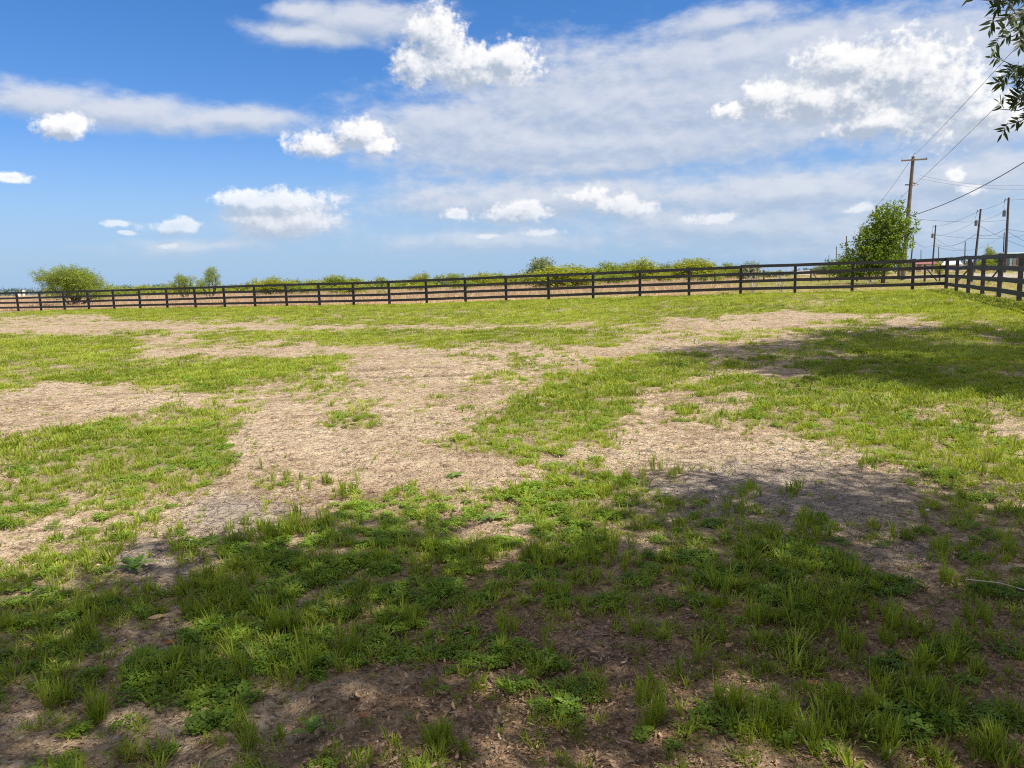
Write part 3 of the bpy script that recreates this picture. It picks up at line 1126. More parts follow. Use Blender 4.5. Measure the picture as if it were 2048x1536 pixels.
# ------------------------------------------------------------------ trees and bushes
def leaf_cloud(centres, radii, n_, size, rng, droop=0.0, aspect=.45, hollow=.55, clump=14, reach=3.4):
    """leaves grouped in small twigs inside the given lobes -> verts, faces, tone"""
    centres, radii = np.asarray(centres, float), np.asarray(radii, float)
    vol = radii.prod(1) if radii.ndim == 2 else radii ** 3
    radii = radii if radii.ndim == 2 else np.stack([radii] * 3, 1)
    nt = max(1, n_ // clump)
    li = rng.choice(len(centres), nt, p=vol / vol.sum())
    d = rng.normal(0, 1, (nt, 3))
    d /= np.linalg.norm(d, axis=1)[:, None]
    rr = (hollow + (1 - hollow) * rng.random(nt)) * rng.uniform(.75, 1.08, nt)
    tc = centres[li] + d * radii[li] * rr[:, None]
    # twig direction points outwards
    td = d + rng.normal(0, .5, (nt, 3))
    td[:, 2] -= droop
    td /= np.linalg.norm(td, axis=1)[:, None]
    ttone = rng.random(nt)
    k = nt * clump
    ti = np.repeat(np.arange(nt), clump)
    s = rng.random(k)
    tl = size * reach
    c = tc[ti] + td[ti] * (s * tl)[:, None] + rng.normal(0, size * .55, (k, 3))
    a = td[ti] * .6 + rng.normal(0, .7, (k, 3))
    a[:, 2] -= droop * .7
    a /= np.linalg.norm(a, axis=1)[:, None]
    b = np.cross(a, rng.normal(0, 1, (k, 3)))
    b /= np.linalg.norm(b, axis=1)[:, None] + 1e-9
    L = size * rng.uniform(.7, 1.3, k)
    w = L * aspect
    a *= L[:, None]
    b *= w[:, None]
    nrm = np.cross(a, b)
    nrm /= np.linalg.norm(nrm, axis=1)[:, None] + 1e-9
    V = np.stack([c - a * .5, c + b * .5 + nrm * (L * .06)[:, None], c + a * .5, c - b * .5 + nrm * (L * .06)[:, None]], 1).reshape(-1, 3)
    Fc = np.arange(k * 4).reshape(-1, 4)
    tone = np.clip(ttone[ti] * .6 + rng.random(k) * .4, 0, 1)
    return V, Fc, np.repeat(tone, 4)


def crown_mesh(name, centres, radii, n_, size, mat, seed, **kw):
    V, Fc, t = leaf_cloud(centres, radii, n_, size, np.random.default_rng(seed), **kw)
    V[:, 2] = np.maximum(V[:, 2], .02) if kw.pop('clampz', False) else V[:, 2]
    return fast_mesh(name, V, Fc, mat, dict(tone=t))


def limbs(mb, base, targets, r0, rng, n=7, wig=.12, rtip=.012, join=.35):
    """tapering limbs from base to each target, with a shared lower stem"""
    base = np.asarray(base, float)
    for t in targets:
        t = np.asarray(t, float)
        L = np.linalg.norm(t - base)
        pts, rad = [], []
        side = rng.normal(0, wig * L, 3) * np.array([1, 1, .4])
        for k in range(7):
            s = k / 6
            up = np.array([0, 0, 1.]) * L * .12 * math.sin(math.pi * s)
            pts.append(base + (t - base) * s + side * math.sin(math.pi * s) * (.6) + up + rng.normal(0, .012 * L, 3) * (0 if k in (0, 6) else 1))
            rad.append(r0 * (1 - s) ** .8 + rtip)
        mb.tube(pts, rad, n)


def bush_variant(seed):
    """unit bush: about 1 wide (radius .5) and 1 high, on the ground"""
    g = np.random.default_rng(seed)
    cs, rs = [], []
    nl = g.integers(7, 11)
    for i in range(nl):
        a = g.uniform(0, 6.28)
        rr = g.uniform(0, .33)
        h = g.uniform(.25, .78) * (1 - .35 * rr / .33)
        q = g.uniform(.14, .24)
        cs.append((rr * math.cos(a), rr * math.sin(a), h))
        rs.append((q, q, q * g.uniform(.7, 1.)))
    cs.append((0, 0, .38))
    rs.append((.36, .36, .28))
    V, Fc, t = leaf_cloud(cs, rs, 9000, .046, g, droop=.2, hollow=.3, clump=12, aspect=.4)
    V[:, 2] = np.clip(V[:, 2], .03, None)
    crown = fast_mesh('crown', V, Fc, M_LEAF, dict(tone=t))
    mb = MB()
    limbs(mb, (0, 0, -.05), [c for c in cs[:7]], .022, g, n=5, rtip=.004)
    return crown, mb.mesh('trunk', M_BARK, True)


BUSH = [bush_variant(100 + i) for i in range(7)]
ORD = ['zeroth', 'first', 'second', 'third', 'fourth', 'fifth', 'sixth', 'seventh', 'eighth', 'ninth', 'tenth', 'eleventh', 'twelfth', 'thirteenth', 'fourteenth', 'fifteenth', 'sixteenth', 'seventeenth',
       'eighteenth', 'nineteenth', 'twentieth', 'twenty-first', 'twenty-second', 'twenty-third', 'twenty-fourth', 'twenty-fifth', 'twenty-sixth']
POSTX = [34, 79, 128, 178, 227, 278, 332, 390, 448, 509, 574, 639, 709, 781, 854, 931, 1011, 1094, 1186, 1277, 1377, 1481, 1592, 1711, 1822, 1888]
MATS = {'g': (M_LEAF, 'mid green'), 'y': (M_LEAFY, 'bright yellow-green'), 'd': (M_LEAFD, 'dusty grey-green'), 'k': (M_LEAFK, 'dark green')}
_bn = [0]


def bay(px):
    return sum(1 for q in POSTX if q < px)


def bush(px, w, top, D, kind, place=''):
    """px centre, w width in photo pixels, top row, distance"""
    i = _bn[0]
    _bn[0] += 1
    c = at(px, top, D)
    z0 = tzf(c[0], D)
    W_ = w / FPX * D * 1.5
    H_ = (c[2] - z0) * 1.12
    mat, cn = MATS[kind]
    lab = '%s%s bush beyond the fence, just before its %s post from the left' % (place, cn, ORD[min(bay(px) + 1, 26)])
    e = empty('bush', (c[0], D, z0), lab, 'bush', 'bushes beyond the paddock fence')
    cr, tr = BUSH[i % len(BUSH)]
    for nm, me in (('crown', cr), ('trunk', tr)):
        o = link(nm, me, e)
        o.scale = (W_, W_, H_)
        o.rotation_euler = (0, 0, i * 1.7)
        if nm == 'crown':
            o.material_slots[0].link = 'OBJECT'
            o.material_slots[0].material = mat
    return e


BUSHES = [(235, 40, 571, 105, 'g'), (275, 44, 569, 112, 'y'), (310, 46, 570, 108, 'g'), (345, 30, 573, 100, 'y'),
           (470, 40, 567, 110, 'g'), (445, 36, 570, 106, 'y'), (500, 34, 565, 110, 'g'),
           (540, 60, 549, 84, 'y'), (585, 42, 558, 98, 'g'), (622, 40, 556, 102, 'y'), (668, 52, 550, 96, 'g'), (708, 40, 553, 98, 'g'),
           (735, 34, 560, 108, 'y'), (763, 34, 550, 94, 'g'), (803, 34, 557, 104, 'g'), (842, 44, 545, 98, 'y'), (877, 34, 547, 100, 'd'), (905, 40, 547, 102, 'g'),
           (690, 60, 568, 72, 'y'), (765, 26, 577, 66, 'y'), (715, 34, 572, 76, 'g'),
           (962, 56, 541, 96, 'y'), (1000, 36, 546, 104, 'g'), (1035, 46, 541, 100, 'y'),
           (1082, 60, 515, 88, 'd'), (1120, 118, 527, 62, 'y'), (1165, 56, 525, 92, 'g'), (1212, 66, 519, 96, 'g'), (1258, 48, 520, 102, 'd'),
           (1292, 66, 517, 94, 'y'), (1330, 34, 520, 104, 'd'), (1388, 92, 517, 92, 'y'), (1350, 40, 527, 100, 'g'), (1425, 40, 523, 98, 'g'), (1452, 40, 522, 104, 'g'),
           (1502, 38, 518, 88, 'd'), (1476, 40, 534, 100, 'y'), (1545, 60, 540, 130, 'g'), (1230, 60, 545, 80, 'g'), (1320, 60, 545, 84, 'y'), (1410, 70, 543, 84, 'g'),
           (930, 60, 560, 84, 'g'), (850, 60, 562, 86, 'y'), (600, 60, 567, 84, 'g'), (400, 60, 574, 90, 'y'), (1000, 50, 560, 82, 'y'),
           (1690, 36, 514, 76, 'y'), (1880, 14, 522, 90, 'y'), (1972, 36, 512, 120, 'g'), (1996, 26, 507, 120, 'k'), (1982, 22, 491, 128, 'g'),
           (1668, 50, 526, 170, 'k'), (1646, 40, 531, 190, 'd'), (1868, 20, 515, 190, 'y'), (200, 26, 578, 98, 'y')]
for b_ in BUSHES:
    same = sorted(q[0] for q in BUSHES if bay(q[0]) == bay(b_[0]) and q[4] == b_[4])
    pl = ''
    if len(same) > 1:
        j = same.index(b_[0])
        pl = 'left-hand ' if j == 0 else 'right-hand ' if j == len(same) - 1 else 'middle '
    bush(*b_, pl)


# the mesquite tree on the left
def mesquite():
    D = 63
    b = at(150, 606, D)
    z0 = tzf(b[0], D)
    e = empty('mesquite_tree', (b[0], D, z0), 'wide feathery green mesquite tree with crooked stems alone behind the left end of the fence', 'tree')
    k = D / FPX
    g = np.random.default_rng(5)
    # lobes in photo offsets from the stem foot: x right, z up (pixels)
    L = [(-52, 62, 17), (-44, 44, 16), (-30, 56, 20), (-12, 64, 22), (6, 66, 22), (20, 58, 22), (38, 48, 20), (52, 36, 17), (60, 26, 12), (28, 34, 20), (-6, 40, 22), (-34, 30, 16), (10, 50, 24), (44, 24, 14), (-48, 56, 12)]
    cs, rs = [], []
    for dx, dz, q in L:
        for s in (-1, 1):
            cs.append((dx * .93 * k, s * g.uniform(5, 26) * k, (dz + g.uniform(-3, 3)) * k))
            rs.append((q * k, q * k * .9, q * k * .72))
    V, Fc, t = leaf_cloud(cs, rs, 42000, .125, g, droop=.5, hollow=.25, aspect=.28, clump=12)
    link('crown', fast_mesh('crown', V, Fc, M_LEAF, dict(tone=t)), e)
    mb = MB()
    for (sx, dy) in ((-.1, .05), (.05, 0), (.18, .1)):
        tg = [cs[i] for i in g.choice(len(cs), 7, replace=False)]
        limbs(mb, (sx, dy, -.1), tg, .06, g, rtip=.012)
    mb.build('trunk', M_BARK, e, smooth=True)


mesquite()


def young_tree(px, base, lobes, D, label):
    b = at(px, base, D)
    z0 = tzf(b[0], D)
    e = empty('young_tree', (b[0], D, z0), label, 'tree')
    k = D / FPX
    off = b[2] - z0
    g = np.random.default_rng(int(px))
    cs = [((x - px) * k, g.uniform(-8, 8) * k, (base - y) * k + off) for x, y, q in lobes]
    rs = [(q * k, q * k, q * k * .8) for x, y, q in lobes]
    V, Fc, t = leaf_cloud(cs, rs, 7000, .10, g, droop=.3, hollow=.2, aspect=.3, clump=12)
    link('crown', fast_mesh('crown', V, Fc, M_LEAF, dict(tone=t)), e)
    mb = MB()
    limbs(mb, (0, 0, -.1), cs, .05, g, rtip=.015)
    mb.build('trunk', M_BARK, e, smooth=True)


young_tree(374, 606, [(352, 570, 8), (362, 560, 9), (374, 562, 10), (384, 558, 7), (368, 576, 9), (378, 572, 9), (345, 572, 5), (360, 552, 5)], 72,
           'small thin green tree just left of the taller one behind the fence')
young_tree(422, 600, [(428, 543, 10), (420, 550, 8), (436, 554, 8), (406, 566, 8), (418, 566, 9), (434, 566, 8), (426, 558, 9), (400, 570, 5)], 76,
           'small upright green tree with a rounded top, right-hand one of two behind the fence')


# the dense tree by the power pole
def dense_tree():
    D = 50
    b = at(1765, 575, D)
    z0 = tzf(b[0], D)
    e = empty('leafy_tree', (b[0], D, z0), 'dense dark green leafy tree rising behind the fence in front of the tall power pole', 'tree')
    k = D / FPX
    g = np.random.default_rng(15)
    base = b[2] - z0
    L = [(1783, 425, 18), (1770, 436, 16), (1800, 440, 18), (1762, 452, 18), (1787, 455, 22), (1812, 458, 17), (1822, 468, 10), (1818, 450, 7), (1745, 474, 20), (1772, 480, 28), (1800, 488, 24),
         (1726, 494, 13), (1740, 508, 22), (1765, 515, 28), (1792, 515, 24), (1708, 514, 13), (1714, 527, 18), (1692, 522, 9), (1684, 512, 5), (1728, 536, 20), (1712, 540, 18), (1694, 536, 12), (1755, 536, 22), (1784, 534, 18), (1698, 536, 18), (1684, 530, 11),
         (1744, 462, 6), (1757, 436, 7), (1775, 420, 8), (1826, 480, 9), (1806, 530, 12)]
    cs, rs = [], []
    for x, y, q in L:
        for s in (-1, 1):
            cs.append(((x - 1777) * k, s * g.uniform(2, 30) * k, (575 - y) * k + base))
            rs.append((q * k, q * k, q * k * .85))
    V, Fc, t = leaf_cloud(cs, rs, 21000, .14, g, droop=.1, hollow=.45, aspect=.62, clump=9, reach=2.4)
    link('crown', fast_mesh('crown', V, Fc, M_LEAFM, dict(tone=t)), e)
    mb = MB()
    mb.tube([(0, 0, -.2), (.03, 0, .5), (-.02, .02, 1.2)], [.16, .13, .11], 9)
    limbs(mb, (-.02, .02, 1.1), cs[::3], .09, g)
    mb.build('trunk', M_BARK, e, smooth=True)
    # a few leafless twigs rise out of its left side
    mb = MB()
    for (x1, y1, x2, y2) in ((1724, 500, 1731, 441), (1722, 480, 1712, 452), (1715, 495, 1707, 462), (1727, 470, 1735, 448), (1729, 462, 1724, 447), (1712, 500, 1700, 468)):
        p1 = np.array([(x1 - 1765) * k, .1, (575 - y1) * k + base])
        p2 = np.array([(x2 - 1765) * k, .15, (575 - y2) * k + base])
        mb.tube([p1, (p1 + p2) / 2 + g.normal(0, .06, 3), p2], [.022, .014, .006], 5)
    mb.build('bare_twigs', M_BARK, e)


dense_tree()


def bare_shrub(px, base, D, H, lab, n_=13, seed=1):
    b = at(px, base, D)
    z0 = tzf(b[0], D)
    e = empty('bare_shrub', (b[0], D, z0), lab, 'shrub')
    g = np.random.default_rng(seed)
    mb = MB()
    for i in range(n_):
        a = g.uniform(0, 6.28)
        sp = g.uniform(.2, .62)
        h = H * g.uniform(.5, 1)
        p0 = np.array([g.normal(0, .06), g.normal(0, .06), -.05])
        p3 = np.array([math.cos(a) * sp * h, math.sin(a) * sp * h, h])
        mid = (p0 + p3) / 2 + g.normal(0, .07 * H, 3)
        mb.tube([p0, mid, p3], [.013, .010, .004], 5)
        for q in range(3):
            s = g.uniform(.4, .9)
            st = p0 * (1 - s) + p3 * s
            mb.tube([st + (mid - (p0 + p3) / 2) * (1 - s), st + np.array([g.normal(0, .25), g.normal(0, .25), g.uniform(.1, .4)]) * H * .4], [.007, .003], 4)
    mb.build('branches', M_PALETWIG, e)


bare_shrub(1506, 592, 36, 1.65, 'bleached leafless shrub behind the fence, left-hand one of two pale shrubs', seed=3)
bare_shrub(1562, 592, 37, 1.5, 'bleached leafless shrub behind the fence, right-hand one of two pale shrubs', seed=4)
bare_shrub(1740, 566, 44, .8, 'low tangle of pale dead twigs under the dense tree behind the fence', 10, 5)


# trees that shade the yard: one over the photographer, one further right
def shade_tree(name, base, label, ground_spots, hrange, n_leaves, seed, trunk_h, trunk_r, leaf=.11):
    g = np.random.default_rng(seed)
    bx, by = base
    z0 = tzf(bx, by)
    e = empty(name, (bx, by, z0), label, 'tree')
    cs, rs = [], []
    for (gx, gy, rad, h) in ground_spots:
        t = h / SUN[2]
        cs.append((gx + SUN[0] * t - bx, gy + SUN[1] * t - by, h))
        rs.append((rad, rad, rad * .6))
    V, Fc, t = leaf_cloud(cs, rs, n_leaves, leaf, g, droop=.2, hollow=.15, aspect=.42, clump=12)
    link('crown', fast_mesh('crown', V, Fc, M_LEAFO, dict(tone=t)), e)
    mb = MB()
    mb.tube([(0, 0, -.2), (.05, .02, trunk_h * .5), (0, .1, trunk_h)], [trunk_r * 1.25, trunk_r, trunk_r * .85], 12)
    order = g.permutation(len(cs))[:16]
    limbs(mb, (0, .1, trunk_h - .15), [cs[i] for i in order], trunk_r * .42, g, n=8)
    mb.build('trunk', M_BARK, e, smooth=True)
    return e


def gpt(px, py):
    q = ground_at(px, py)
    return q[0], q[1]


spots = []
gs = np.random.default_rng(77)
# near shade: ground areas (photo pixels) that lie in shadow
edge = [(-300, 1260), (0, 1215), (150, 1190), (260, 1130), (400, 1080), (560, 1050), (700, 1040), (840, 1040), (960, 1110), (1080, 1130), (1180, 1120), (1260, 1110), (1300, 1000), (1330, 960), (1450, 965), (1540, 935),
        (1700, 945), (1800, 985), (2048, 945), (2400, 940)]
for i in range(len(edge)):
    x_, y_ = gpt(*edge[i])
    h_ = 5.6 + 1.6 * gs.random()
    spots.append((x_ + .0, y_ - .55, .62, h_))
ex = np.array([gpt(*q) for q in edge])
GAP = gpt(1215, 1120)
for gx_ in np.arange(-7.5, 8.6, 1.0):
    for r_ in range(10):
        xx = gx_ + gs.uniform(-.3, .3)
        top_ = np.interp(xx, ex[:, 0], ex[:, 1]) - .75
        yy = top_ - .3 - r_ * 1.0 + gs.uniform(-.3, .3)
        if math.hypot(xx - GAP[0], (yy - GAP[1]) * 1.2) < .42:
            continue
        spots.append((xx, yy, gs.uniform(.78, 1.0), gs.uniform(5.4, 8.6)))
shade_tree('shade_tree', (4.2, -2.8), 'large shade tree whose dark leafy twigs hang into the top right corner', spots, None, 180000, 3, 2.6, .28, .13)

spots2 = []
for (px_, py_, rad) in [(1390, 700, .8), (1450, 712, 1.0), (1500, 695, .9), (1520, 725, .9), (1560, 700, 1.1), (1620, 690, 1.1), (1600, 730, 1.0), (1660, 755, .9), (1700, 670, 1.1), (1720, 720, 1.2), (1760, 690, 1.1),
                        (1800, 660, 1.0), (1800, 740, 1.1), (1850, 700, 1.2), (1880, 760, 1.0), (1900, 660, 1.1), (1920, 720, 1.1), (1950, 775, .9), (1990, 680, 1.1), (2020, 740, 1.1), (2040, 780, .8), (2060, 670, 1.2), (2100, 720, 1.2),
                        (2180, 700, 1.4), (2180, 760, 1.2), (1430, 735, .5), (2300, 720, 1.4), (1940, 652, .7), (1700, 655, .5)]:
    x_, y_ = gpt(px_, py_)
    spots2.append((x_, y_, rad * .72, gs.uniform(9.5, 11.5)))
    spots2.append((x_ + gs.uniform(-.6, .6), y_ + gs.uniform(-.6, .6), rad * .8, gs.uniform(8.5, 10.5)))
shade_tree('side_shade_tree', (15.3, 8.6), 'tall tree outside the right edge shading the middle of the yard', spots2, None, 44000, 9, 4.2, .24, .14)


# leafy twigs of the shade tree that hang into the picture
def hanging_twigs():
    root = bpy.data.objects['shade_tree']
    inv_ = np.array(root.location)
    g = np.random.default_rng(44)
    V, Fc, T_ = [], [], []
    mb = MB()

    def leaf(p0, d, L, w, tone):
        d = d / np.linalg.norm(d)
        s = np.cross(d, np.array([g.normal(0, .5), -1, g.normal(0, .5)]))
        s /= np.linalg.norm(s)
        nn = np.cross(s, d)
        b0 = len(V)
        for t, ww in ((0, .05), (.2, .7), (.45, 1.), (.75, .6), (1., 0.02)):
            q = p0 + d * L * t - nn * L * .18 * t * t
            V.extend([q + s * w * ww / 2, q - s * w * ww / 2])
            T_.extend([tone, tone])
        for k in range(4):
            Fc.append((b0 + 2 * k, b0 + 2 * k + 1, b0 + 2 * k + 3, b0 + 2 * k + 2))

    def twig(path, r0, r1):
        n_ = len(path)
        mb.tube(path, list(np.linspace(r0, r1, n_)), 5)

    def spray(tipx, tipy, rootx, rooty, D, n_comp):
        """a twig from root to tip (photo pixels) with compound leaves along it"""
        a, b = at(rootx + 4, rooty - 26, D + .15), at(tipx + 4, tipy - 22, D)
        mid = (a + b) / 2 + np.array([0, 0, -.03])
        path = [a, (a + mid) / 2, mid, (mid + b) / 2, b]
        twig(path, .0045, .0015)
        n_comp = max(3, int(n_comp * .6))
        for i in range(n_comp):
            s = (i + .6) / n_comp
            c = a * (1 - s) + b * s
            dirv = (b - a) / np.linalg.norm(b - a)
            side = g.choice([-1, 1])
            ax = dirv * g.uniform(.6, 1.1) + np.array([0, 0, side * g.uniform(.2, .7) - .3]) + g.normal(0, .25, 3)
            ax /= np.linalg.norm(ax)
            L = g.uniform(.06, .10)
            e = c + ax * L
            twig([c, (c + e) / 2 + np.array([0, 0, .006]), e], .0016, .0008)
            up = np.cross(ax, [0, 1, 0])
            up /= np.linalg.norm(up)
            for j in range(3):
                q = c + ax * L * (.25 + .22 * j)
                for sd in (-1, 1):
                    leaf(q, ax * .8 + up * sd * .8 + g.normal(0, .15, 3), g.uniform(.045, .07), g.uniform(.011, .016), g.random())
            leaf(e, ax + g.normal(0, .15, 3), g.uniform(.05, .075), .014, g.random())
    D = 4.2
    S = [(1938, 20, 2060, 10, 5), (1952, 2, 2060, -20, 6), (1985, 44, 2075, 20, 5), (1970, 58, 2070, 36, 5), (2000, 20, 2090, -10, 6), (2030, 10, 2100, -20, 5), (1990, -10, 2090, -50, 6), (1950, -20, 2080, -70, 6),
         (1984, 100, 2062, 70, 5), (2000, 86, 2075, 60, 5), (2030, 95, 2080, 80, 3), (1965, -40, 2090, -90, 6), (2010, 50, 2090, 30, 4), (2020, -20, 2090, -60, 6),
         (1990, 138, 2080, 160, 5), (2002, 190, 2085, 165, 5), (1998, 172, 2080, 165, 5), (2010, 150, 2085, 150, 4), (2030, 178, 2090, 170, 3),
         (1992, 240, 2075, 228, 4), (2002, 272, 2075, 240, 4), (2032, 215, 2075, 195, 3), (2040, 232, 2080, 225, 3)]
    for (tx, ty, rx_, ry_, n_) in S:
        spray(tx, ty, rx_, ry_, D + g.uniform(-.25, .25), n_)
    # carrying branches outside the frame
    main = [at(2075, -10, D + .1), at(2110, 40, D + .1), at(2090, 160, D + .1), at(2078, 235, D + .1)]
    mb.tube(main, [.012, .010, .007, .004], 6)
    top = at(2110, 40, D + .1)
    far = np.array([4.2, -1.9, 3.4])
    mb.tube([top, (top * .6 + far * .4) + np.array([0, 0, .9]), (top * .25 + far * .75) + np.array([0, 0, .7]), far], [.014, .03, .05, .07], 7)
    Vn = np.array(V) - inv_
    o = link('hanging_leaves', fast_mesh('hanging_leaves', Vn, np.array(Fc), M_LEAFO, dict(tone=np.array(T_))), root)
    mb.v = [tuple(np.array(q) - inv_) for q in mb.v]
    mb.build('hanging_twigs', M_BARK, root)


hanging_twigs()


# ------------------------------------------------------------------ power poles and cables
def pole(xt, yt, xb, D, label, mat=M_POLE2, rad=.15, crossarm=0, transformer=False, name='power_pole'):
    top = at(xt, yt, D)
    bx = at(xb, 540, D)[0]
    z0 = tzf(bx, D)
    e = empty(name, (bx, D, z0), label, 'power pole')
    o = np.array([bx, D, z0])
    t = top - o
    b = MB()
    pts = [np.array([0, 0, -.5]) + t * 0, t * .33, t * .66, t]
    b.tube(pts, [rad * 1.15, rad * 1.05, rad * .92, rad * .78], 12)
    b.build('shaft', mat, e, smooth=False)
    ax = t / np.linalg.norm(t)
    if crossarm:
        c = MB()
        h = t - ax * .28 + np.array([0, -rad - .05, 0])
        c.box(h, (crossarm, .09, .11), (np.array([.999, 0, .035]), np.array([0, 1., 0]), np.array([-.035, 0, .999])))
        c.build('crossarm', M_POLE, e)
        for s in (-.95, .95):
            q = MB()
            w = h + np.array([s * crossarm / 2, 0, .09 + s * .03])
            q.tube([w + np.array([0, 0, -.02]), w + np.array([0, 0, .04]), w + np.array([0, 0, .08])], [.02, .035, .02], 8)
            q.build('insulator', M_CERAM, e)
        # side bracket and fittings a third of the way down
        k = MB()
        f = t - ax * 2.1
        k.box(f + np.array([-.22, 0, 0]), (.42, .08, .10))
        k.box(f + np.array([.18, 0, .12]), (.30, .06, .06), (np.array([.86, 0, -.5]), np.array([0, 1., 0]), np.array([.5, 0, .86])))
        k.tube([f + np.array([.15, 0, -.05]), f + np.array([.5, 0, -.02])], .03, 6)
        k.tube([f + np.array([.1, 0, .2]), f + np.array([.62, 0, -.02])], .02, 6)
        k.build('bracket', M_METAL, e)
        k = MB()
        for dd, xx in ((.05, -.25), (.1, .2)):
            k.tube([t + np.array([0, 0, 0]), t + np.array([.05, 0, .2]), t + np.array([.14, 0, .26])], [.02, .02, .025], 6)
        k.build('top_pin', M_METAL, e)
        for dd in (4.05, 5.9):
            k = MB()
            g_ = t - ax * dd
            k.tube([g_ - ax * .03, g_ + ax * .03], rad * 1.3, 12)
            k.build('band', M_METAL, e)
    if transformer:
        k = MB()
        f = t - ax * 1.9 + np.array([-rad - .30, 0, 0])
        k.tube([f + np.array([0, 0, -.38]), f + np.array([0, 0, -.34]), f + np.array([0, 0, .34]), f + np.array([0, 0, .40])], [.15, .19, .19, .1], 12)
        k.box(f + np.array([.27, 0, .15]), (.14, .1, .08))
        k.build('transformer', M_METAL, e, smooth=False)
        k = MB()
        s_ = t - ax * .25 + np.array([-.42, 0, 0])
        k.box(s_ + np.array([.2, 0, 0]), (.5, .05, .05))
        k.tube([s_ + np.array([0, 0, .15]), s_ + np.array([-.08, 0, -.25])], .045, 7)
        k.tube([s_ + np.array([-.06, 0, -.2]), f + np.array([-.12, 0, .8]), f + np.array([0, 0, .4])], .018, 5)
        k.build('fuse_bracket', M_METAL, e)
    return e


pole(1826.5, 313, 1806, 58, 'tall weathered brown power pole with a crossarm, standing beside the dense tree', M_POLE, .145, crossarm=1.95)
pole(1799.0, 455, 1799, 64, 'dark shorter pole just left of the tall brown pole, mostly hidden by the tree', M_POLE2, .12)
pole(1753, 411, 1752, 96, 'power pole whose top rises out of the dense tree')
pole(1693, 472, 1692, 180, 'power pole rising above the left side of the dense tree', rad=.13)
pole(1673, 493, 1672, 250, 'small power pole at the left foot of the dense tree', rad=.14)
pole(1658, 510, 1657.5, 380, 'tiny far power pole left of the dense tree, taller of the two smallest', rad=.16)
pole(1651.5, 516, 1651, 480, 'tiny far power pole left of the dense tree, lowest of all', rad=.16)
pole(1827, 473, 1820, 150, 'thin leaning pole just right of the tall brown power pole', rad=.13, transformer=True)
pole(1871.5, 450, 1864, 135, 'dark leaning transformer pole, leftmost of the three big dark poles at the right', rad=.13, transformer=True)
pole(1961.5, 418, 1948, 104, 'dark leaning transformer pole, middle one of the three big dark poles at the right', rad=.14, transformer=True)
pole(2017.5, 395, 2010, 92, 'dark transformer pole nearest the right edge and tallest of the three big dark ones', rad=.145, transformer=True)
pole(2008.5, 465, 2005.5, 190, 'thin grey pole standing close left of the dark pole at the right edge', rad=.14)
pole(1930.5, 483, 1929, 230, 'small thin pole between the two leaning dark transformer poles', rad=.16)
pole(1877.5, 493, 1877, 300, 'tiny thin pole just right of the leftmost leaning dark pole', rad=.16)
pole(1842, 500, 1842, 350, 'tiny thin pole between the thin leaning pole and the leftmost dark one', rad=.18)


def cable(name, a, b, sag, rad, label, n_=14):
    a, b = np.asarray(a, float), np.asarray(b, float)
    pts = [a + (b - a) * s + np.array([0, 0, -4 * sag * s * (1 - s)]) for s in np.linspace(0, 1, n_)]
    o_ = pts[0].copy()
    m_ = MB().tube([q - o_ for q in pts], rad, 5)
    o = m_.build(name, M_CABLE, None, tuple(o_))
    tag(o, label, 'cable', 'overhead power cables')


A = at
cable('power_cable', A(1830, 309, 58), A(2110, 8, 26), .12, .011, 'thin wire rising steeply from the top pin of the tall brown pole into the twigs')
cable('power_cable', A(1826, 372, 58), A(2120, 84, 26), .12, .011, 'thin wire rising steeply from halfway up the tall brown pole, below the topmost wire')
cable('power_cable', A(1820, 432, 58), A(2110, 285, 40), .45, .026, 'thick black cable rising from the tall brown pole to the right edge')
cable('power_cable', A(1818, 325, 58), A(1753, 413, 96), .15, .014, 'upper wire from the tall brown pole down to the pole top in the tree')
cable('power_cable', A(1826, 372, 58), A(1753, 440, 96), .1, .012, 'lower wire from the tall brown pole down into the tree')
cable('power_cable', A(1822, 437, 58), A(2014, 440, 92), .25, .014, 'level cable from the tall brown pole to the dark pole at the right edge')
cable('power_cable', A(1840, 351, 58), A(2100, 365, 70), .5, .008, 'fine upper wire running right from the bracket of the tall brown pole')
cable('power_cable', A(1838, 357, 58), A(2100, 376, 70), .4, .008, 'fine lower wire running right from the bracket of the tall brown pole')
cable('power_cable', A(1871, 453, 135), A(1960, 421, 104), .35, .018, 'wire joining the tops of the left and middle dark leaning poles')
cable('power_cable', A(1961, 420, 104), A(2017, 398, 92), .2, .016, 'wire joining the tops of the middle dark pole and the one at the right edge')
cable('power_cable', A(2017, 400, 92), A(2120, 388, 80), .15, .014, 'wire leaving the top of the dark pole at the right edge')
cable('power_cable', A(1868, 472, 135), A(1956, 440, 104), .5, .016, 'second wire between the left and middle dark leaning poles, under the top one')
cable('power_cable', A(1956, 442, 104), A(2015, 418, 92), .3, .014, 'second wire between the middle dark pole and the one at the right edge')
cable('power_cable', A(1868, 487, 135), A(1952, 468, 104), 1.0, .024, 'sagging cable low between the left and middle dark leaning poles')
cable('power_cable', A(1953, 469, 104), A(2014, 456, 92), .5, .024, 'sagging cable low between the middle dark pole and the one at the right edge')
cable('power_cable', A(1956, 449, 104), A(2120, 512, 95), .6, .020, 'cable slanting down to the right from the middle dark leaning pole')
cable('power_cable', A(2014, 458, 92), A(2120, 460, 85), .3, .016, 'level cable leaving the dark pole at the right edge')
cable('power_cable', A(1870, 476, 135), A(1930, 498, 230), .8, .024, 'cable slanting down from the left dark pole to the small pole beside it')
cable('power_cable', A(1827, 478, 150), A(1866, 490, 135), .9, .022, 'sagging cable between the thin leaning pole and the left dark pole')
cable('power_cable', A(1866, 491, 135), A(2006, 470, 190), 2.2, .026, 'long deep-sagging cable behind the dark poles')
